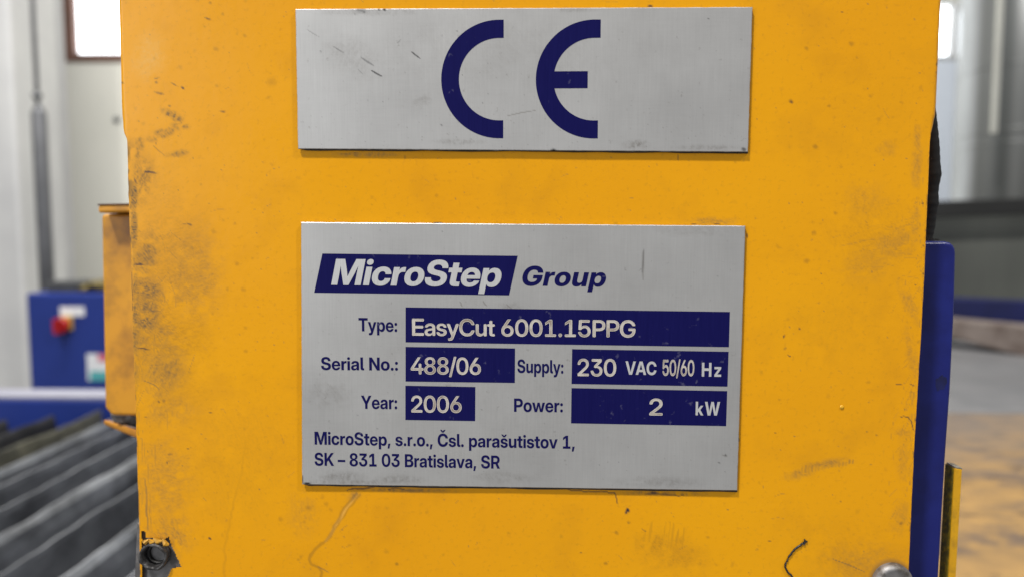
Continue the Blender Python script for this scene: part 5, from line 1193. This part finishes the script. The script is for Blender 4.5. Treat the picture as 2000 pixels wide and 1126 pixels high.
def metal_plate(root, quad, yf, th, pnt):
    """aluminium sheet with rounded front arris; dense face carries its scratches"""
    P4 = [at(x, y, D) for x, y in quad]      # tl, tr, br, bl on the cover plane
    P4 = [np.array([p[0] * yf / D, yf, p[2] * yf / D]) for p in P4]
    w = int(np.hypot(*(np.array(quad[1]) - quad[0])) / 2)
    h = int(np.hypot(*(np.array(quad[3]) - quad[0])) / 2)
    bw = 1.3 / (2 * w), 1.3 / (2 * h)
    us = np.concatenate([[0, 0], np.linspace(bw[0], 1 - bw[0], w), [1, 1]])
    ws = np.concatenate([[0, 0], np.linspace(bw[1], 1 - bw[1], h), [1, 1]])
    du = np.concatenate([[th, 0.00012], np.zeros(w), [0.00012, th]])
    dw = np.concatenate([[th, 0.00012], np.zeros(h), [0.00012, th]])
    U, Wv = np.meshgrid(us, ws)
    dy = np.maximum(*np.meshgrid(du, dw))
    pos = ((1 - U) * (1 - Wv))[..., None] * P4[0] + (U * (1 - Wv))[..., None] * P4[1] + (U * Wv)[..., None] * P4[2] + ((1 - U) * Wv)[..., None] * P4[3]
    q = np.array(quad, float)
    pix = ((1 - U) * (1 - Wv))[..., None] * q[0] + (U * (1 - Wv))[..., None] * q[1] + (U * Wv)[..., None] * q[2] + ((1 - U) * Wv)[..., None] * q[3]
    # slightly nicked rim
    nick = (fbm(pix[..., 0] * 0.08, pix[..., 1] * 0.08, 5) - 0.5) * 0.00012
    pos[..., 1] += dy + np.where(dy > 0, 0, 0)
    pos[..., 2] += np.where((Wv == 0) | (Wv == 1), nick, 0)
    pos[..., 0] += np.where((U == 0) | (U == 1), nick, 0)
    nr_, nc_ = U.shape
    idx_ = np.arange(nr_ * nc_).reshape(nr_, nc_)
    F_ = np.stack([idx_[:-1, :-1], idx_[1:, :-1], idx_[1:, 1:], idx_[:-1, 1:]], -1).reshape(-1, 4)
    o = mesh_np('metal_plate', pos.reshape(-1, 3), F_, M['alu'], root, False)
    pp = Painter(pix[..., 0].ravel(), pix[..., 1].ravel())
    pp.layer('grime'); pp.layer('mark')
    pnt(pp)
    rim = (((U == 1) | (Wv == 1) | (U == 0)) & (Wv > 0) & (dy >= th * 0.5)).ravel()  # side and bottom faces of the plate darker, top face left out
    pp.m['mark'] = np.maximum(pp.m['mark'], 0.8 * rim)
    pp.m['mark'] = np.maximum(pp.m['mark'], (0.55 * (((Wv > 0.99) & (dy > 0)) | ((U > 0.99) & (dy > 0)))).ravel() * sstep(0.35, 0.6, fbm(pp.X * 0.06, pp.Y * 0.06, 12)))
    attr(o, 'grime', np.clip(pp.m['grime'], 0, 1))
    attr(o, 'mark', np.clip(pp.m['mark'], 0, 1))
    # glue pad between plate and cover, a little squeezed out below
    b = bmesh.new()
    def pt2(x, y, Y):
        v = at(x, y, D)
        return Vector((v[0] * Y / D, Y, v[2] * Y / D))
    n = 60
    loop = []
    tl_, tr_, br_, bl_ = [np.array(p, float) for p in quad]
    ins = 4.0
    for k_ in range(n):
        t = k_ / n
        loop.append(tl_ + (tr_ - tl_) * t + np.array([0, ins]))
    for k_ in range(20):
        loop.append(tr_ + (br_ - tr_) * k_ / 20 + np.array([-ins, 0]))
    for k_ in range(n):
        t = k_ / n
        loop.append(br_ + (bl_ - br_) * t + np.array([0, 1.2 + 2.4 * float(vnoise(np.array([k_ * 0.35]), np.array([quad[0][1] * 0.1]), 3)[0])]))
    for k_ in range(20):
        loop.append(bl_ + (tl_ - bl_) * k_ / 20 + np.array([ins, 0]))
    prism(b, [pt2(x, y, yf + th + 0.00001) for x, y in loop], (0, D - yf - th - 0.00002, 0))
    obj('adhesive_pad', b, M['glue'], root)
    return o

PF = D - 0.0011                  # front of the plates
TH = 0.0007
def on(px, py):                  # pixel on the cover plane -> same real spot as the plate front
    return at(px, py, PF)

def paint_ce(p):
    for (x0, y0, x1, y1, wd, v) in [(652, 90, 672, 102, .9, .55), (726, 136, 749, 149, 1.5, .85), (706, 111, 733, 128, 1.9, .45), (806, 100, 824, 114, 1.3, .85), (598, 56, 624, 72, .9, .35), (778, 84, 785, 77, 1.2, .35), (700, 133, 712, 145, .8, .35)]:
        p.line('mark', [(x0, y0), ((x0 + x1) / 2, (y0 + y1) / 2 + .5), (x1, y1)], wd, v)
    p.line('grime', [(990, 227), (1020, 220), (1050, 215)], 1.1, .5)
    for (x, y, r, v) in [(753, 19, 5, 1), (742, 19, 4, .7), (713, 24, 3, .8), (706, 17, 14, .5), (695, 28, 2, .6), (627, 100, 2.2, .6), (896, 61, 2.2, .6), (906, 146, 1.5, .6), (957, 183, 2, .5), (946, 200, 2, .7), (1385, 37, 2, .9), (865, 244, 3, .6), (894, 268, 2, .5), (923, 271, 2, .6), (1028, 184, 1.6, .6), (1085, 296, 9, 1), (1453, 292, 7, .7), (956, 124, 1.6, .4), (750, 198, 1.6, .5), (720, 195, 2, .4)]:
        p.blob('mark', x, y, r, r * 0.8, 20, v, .3, .3, .4, int(x))
    for i in range(240):
        x, y = rng.uniform(580, 1470), 290 - abs(rng.normal(0, 1)) * 60
        p.blob('grime', x, y, rng.uniform(.8, 1.8), rng.uniform(.8, 1.5), 0, rng.uniform(.15, .5), .2)
    C_ = p.cloud
    C_('grime', 690, 110, 90, 50, 25, 0.17, .05, 1); C_('grime', 1245, 283, 30, 12, 0, 0.46, .12, 2, 2); C_('grime', 900, 277, 60, 8, 0, 0.34, .14, 3)
    C_('grime', 1380, 288, 90, 7, 0, 0.31, .12, 4); C_('grime', 830, 195, 30, 16, -20, 0.22, .1, 5); C_('grime', 720, 24, 140, 10, 0, 0.25, .08, 6)
    C_('grime', 1120, 20, 60, 6, 0, 0.25, .12, 7); C_('grime', 760, 293, 190, 4, 0, 0.31, .1, 8); C_('grime', 1000, 100, 420, 120, 0, 0.09, .03, 9, 1, .35, .7)

def paint_rating(p):
    p.line('mark', [(1259, 482), (1259, 505), (1257, 530)], 1.4, .28)
    p.line('grime', [(1259, 486), (1258, 545)], 2.0, .4)
    for (x, y, r, v) in [(1224, 525, 2.2, .5), (1418, 886, 3, .6), (1405, 901, 3.5, .7), (1403, 537, 1.6, .5), (687, 465, 2, .5), (620, 735, 1.5, .4), (700, 807, 1.5, .5), (739, 833, 2, .5), (1173, 905, 1.6, .6), (1211, 900, 2, .4), (944, 796, 2.2, .4), (731, 692, 1.4, .5), (1417, 919, 1.5, .6), (867, 452, 2.5, .5)]:
        p.blob('mark', x, y, r, r * .7, 25, v, .3, .3, .4, int(x))
    p.blob('mark', 600, 943, 10, 3, 0, 1, .4); p.blob('mark', 591, 935, 2, 12, 0, .8, .4)
    for (x0, y0, x1, y1) in [(1410, 885, 1422, 888), (1440, 940, 1462, 955), (946, 584, 954, 594), (902, 586, 906, 596), (992, 590, 1006, 602)]:
        p.line('grime', [(x0, y0), ((x0 + x1) / 2, (y0 + y1) / 2 + 1), (x1, y1)], 1.2, .55)
    C_ = p.cloud
    C_('grime', 665, 930, 60, 14, 0, 0.37, .1, 1); C_('grime', 780, 935, 60, 12, 0, 0.37, .1, 2, 2); C_('grime', 990, 930, 80, 18, 0, 0.22, .1, 3)
    C_('grime', 1000, 600, 30, 20, 0, 0.28, .1, 4); C_('grime', 875, 750, 18, 6, 0, 0.31, .1, 5); C_('grime', 645, 765, 60, 40, 0, 0.19, .08, 6)
    C_('grime', 1290, 940, 110, 14, 0, 0.25, .09, 7); C_('grime', 1350, 450, 110, 14, 0, 0.19, .1, 8); C_('grime', 700, 940, 140, 7, 0, 0.34, .12, 9); C_('grime', 1000, 700, 460, 270, 0, 0.07, .025, 10, 1, .35, .7)
    for i in range(160):
        x, y = rng.uniform(590, 1455), 950 - abs(rng.normal(0, 1)) * 90
        p.blob('grime', x, y, rng.uniform(.8, 1.6), rng.uniform(.8, 1.3), 0, rng.uniform(.12, .4), .2)

# pixel corners are of the plate FRONT, so bring them to the front plane directly
def front_quad(q):
    return q
def metal_plate_front(root, quad, pnt):
    # `metal_plate` scales points of the cover plane along the ray, which leaves the pixel unchanged
    return metal_plate(root, quad, PF, TH, pnt)

ce = thing('marking_plate', 'long brushed metal plate bearing only two large navy letters, upper of the two plates', 'metal plate', tuple(at(1022, 294, D)))
metal_plate_front(ce, [(577, 18), (1470, 14), (1461, 297), (582, 291)], paint_ce)
IY = PF - 0.00004
def ring_letter(cx, cyp, right, bar):
    c = at(cx, cyp, IY)
    ro, ri = 111.5 * PF / FPX, 77.5 * PF / FPX
    xr_t = at(right[0], 60, IY)[0]
    n = 90
    V_, F_ = [], []
    a0 = math.pi / 2
    # arc from the top, leftwards, to the bottom, plus the two straight ends
    sec = [(0.0, 1)] + [(math.pi * k_ / n, 0) for k_ in range(n + 1)] + [(math.pi, 1)]
    for t, endp in sec:
        for r in (ro, ri):
            x = c[0] - r * math.sin(t) * 1.0
            z = c[2] + r * math.cos(t)
            if endp:
                x = at(right[0] if t < 1 else right[1], cyp, IY)[0]
            V_.append((x, IY, z))
    m_ = len(sec)
    for i in range(m_ - 1):
        F_.append((2 * i, 2 * i + 1, 2 * i + 3, 2 * i + 2))
    if bar:
        zt_, zb_ = at(cx, bar[0], IY)[2], at(cx, bar[1], IY)[2]
        xl_, xr_ = c[0] - ri * 1.02, at(bar[2], cyp, IY)[0]
        k_ = len(V_)
        V_ += [(xl_, IY - 0.00001, zb_), (xr_, IY - 0.00001, zb_), (xr_, IY - 0.00001, zt_), (xl_, IY - 0.00001, zt_)]
        F_.append((k_, k_ + 1, k_ + 2, k_ + 3))
    return np.array(V_), np.array(F_)
for cx, right, bar in ((975, (983.8, 982.7), None), (1160.5, (1172.3, 1168.5), (139.3, 172.5, 1147.8))):
    V_, F_ = ring_letter(cx, 155.3, right, bar)
    mesh_np('lettering', V_, F_, M['ink'], ce)

rp = thing('rating_plate', 'brushed metal rating plate with navy data fields and address lines, below the other plate', 'metal plate', tuple(at(1020, 951, D)))
metal_plate_front(rp, [(588, 434), (1456, 441), (1440, 957), (590, 945)], paint_rating)

def field(name, quad, parent):
    b = bmesh.new()
    vs_ = [b.verts.new(on(x, y) - np.array([0, 0.00003, 0])) for x, y in quad]
    b.faces.new(vs_)
    return obj(name, b, M['ink'], parent)
LY = PF - 0.00004                # ink on bare metal
TY = PF - 0.00008                # lettering on the fields
logo = field('logo_block', [(629.7, 495.1), (613.6, 571.2), (994.3, 576.2), (1011.2, 499.6)], rp)
lettering('MicroStep', 'h', (646.7, 556), (979.6, 560), 50.5, TY, M['bare'], logo, 0.205, -34)
lettering('Group', 'h', (1020.2, 557.6), (1183.6, 559.6), 38.5, LY, M['ink'], rp, 0.2, -8)
lettering('Type:', 'b', (700.4, 645.9), (775.8, 647.2), 26, LY, M['ink'], rp)
lettering('Serial No.:', 'b', (627.2, 721.4), (777.2, 722.6), 25.2, LY, M['ink'], rp)
lettering('Year:', 'b', (705.2, 797.2), (775.8, 798), 25.8, LY, M['ink'], rp)
lettering('Supply:', 'b', (1010.5, 727.0), (1100.3, 728.6), 26, LY, M['ink'], rp)
lettering('Power:', 'b', (1004, 803), (1099.3, 804), 26, LY, M['ink'], rp)
lettering('MicroStep, s.r.o., Čsl. parašutistov 1,', 'b', (614.6, 867), (1122.4, 875.3), 25.2, LY, M['ink'], rp)
lettering('SK – 831 03 Bratislava, SR', 'b', (614.6, 908), (976.4, 914), 25.2, LY, M['ink'], rp)
f1_ = field('data_field', [(792.2, 599.4), (792.2, 667.5), (1423.6, 677), (1425.6, 608.3)], rp)
lettering('EasyCut 6001.15PPG', 'e', (805, 654.3), (1241, 658), 33, TY, M['groove'], f1_, 0, -38, 'lettering', M['groove_edge'])
f2_ = field('data_field', [(792.2, 676.4), (792.1, 744), (1005.5, 746.8), (1006, 679.4)], rp)
lettering('488/06', 'e', (802.5, 729.6), (939.4, 730.8), 33, TY, M['groove'], f2_, 0, -50, 'lettering', M['groove_edge'])
f3_ = field('data_field', [(1117.4, 680.8), (1116.3, 748.7), (1420.8, 754), (1423, 685.9)], rp)
lettering('230', 'e', (1128, 733.3), (1203.4, 734), 33.5, TY, M['groove'], f3_, 0, -40, 'lettering', M['groove_edge'])
lettering('VAC', 'b', (1221.3, 730.4), (1282, 731.4), 26, TY, M['bare'], f3_)
lettering('50/60', 'e', (1293.7, 732.5), (1355.8, 733.4), 31, TY, M['groove'], f3_, 0, -40, 'lettering', M['groove_edge'])
lettering('Hz', 'b', (1370.5, 734.2), (1408.3, 734.8), 27, TY, M['bare'], f3_, 0, 90)
f4_ = field('data_field', [(791.8, 752), (791.8, 819), (928, 821.2), (928.5, 754.6)], rp)
lettering('2006', 'e', (803.3, 804.2), (901.8, 805), 32.5, TY, M['groove'], f4_, 0, -45, 'lettering', M['groove_edge'])
f5_ = field('data_field', [(1116.3, 756.7), (1115.3, 825.5), (1418.2, 831), (1420.3, 762.6)], rp)
lettering('2', 'e', (1268, 810), (1294, 810.3), 32.5, TY, M['groove'], f5_, 0, 0, 'lettering', M['groove_edge'])
lettering('kW', 'b', (1358.5, 809.8), (1406, 810.4), 26.5, TY, M['bare'], f5_, 0, 90)
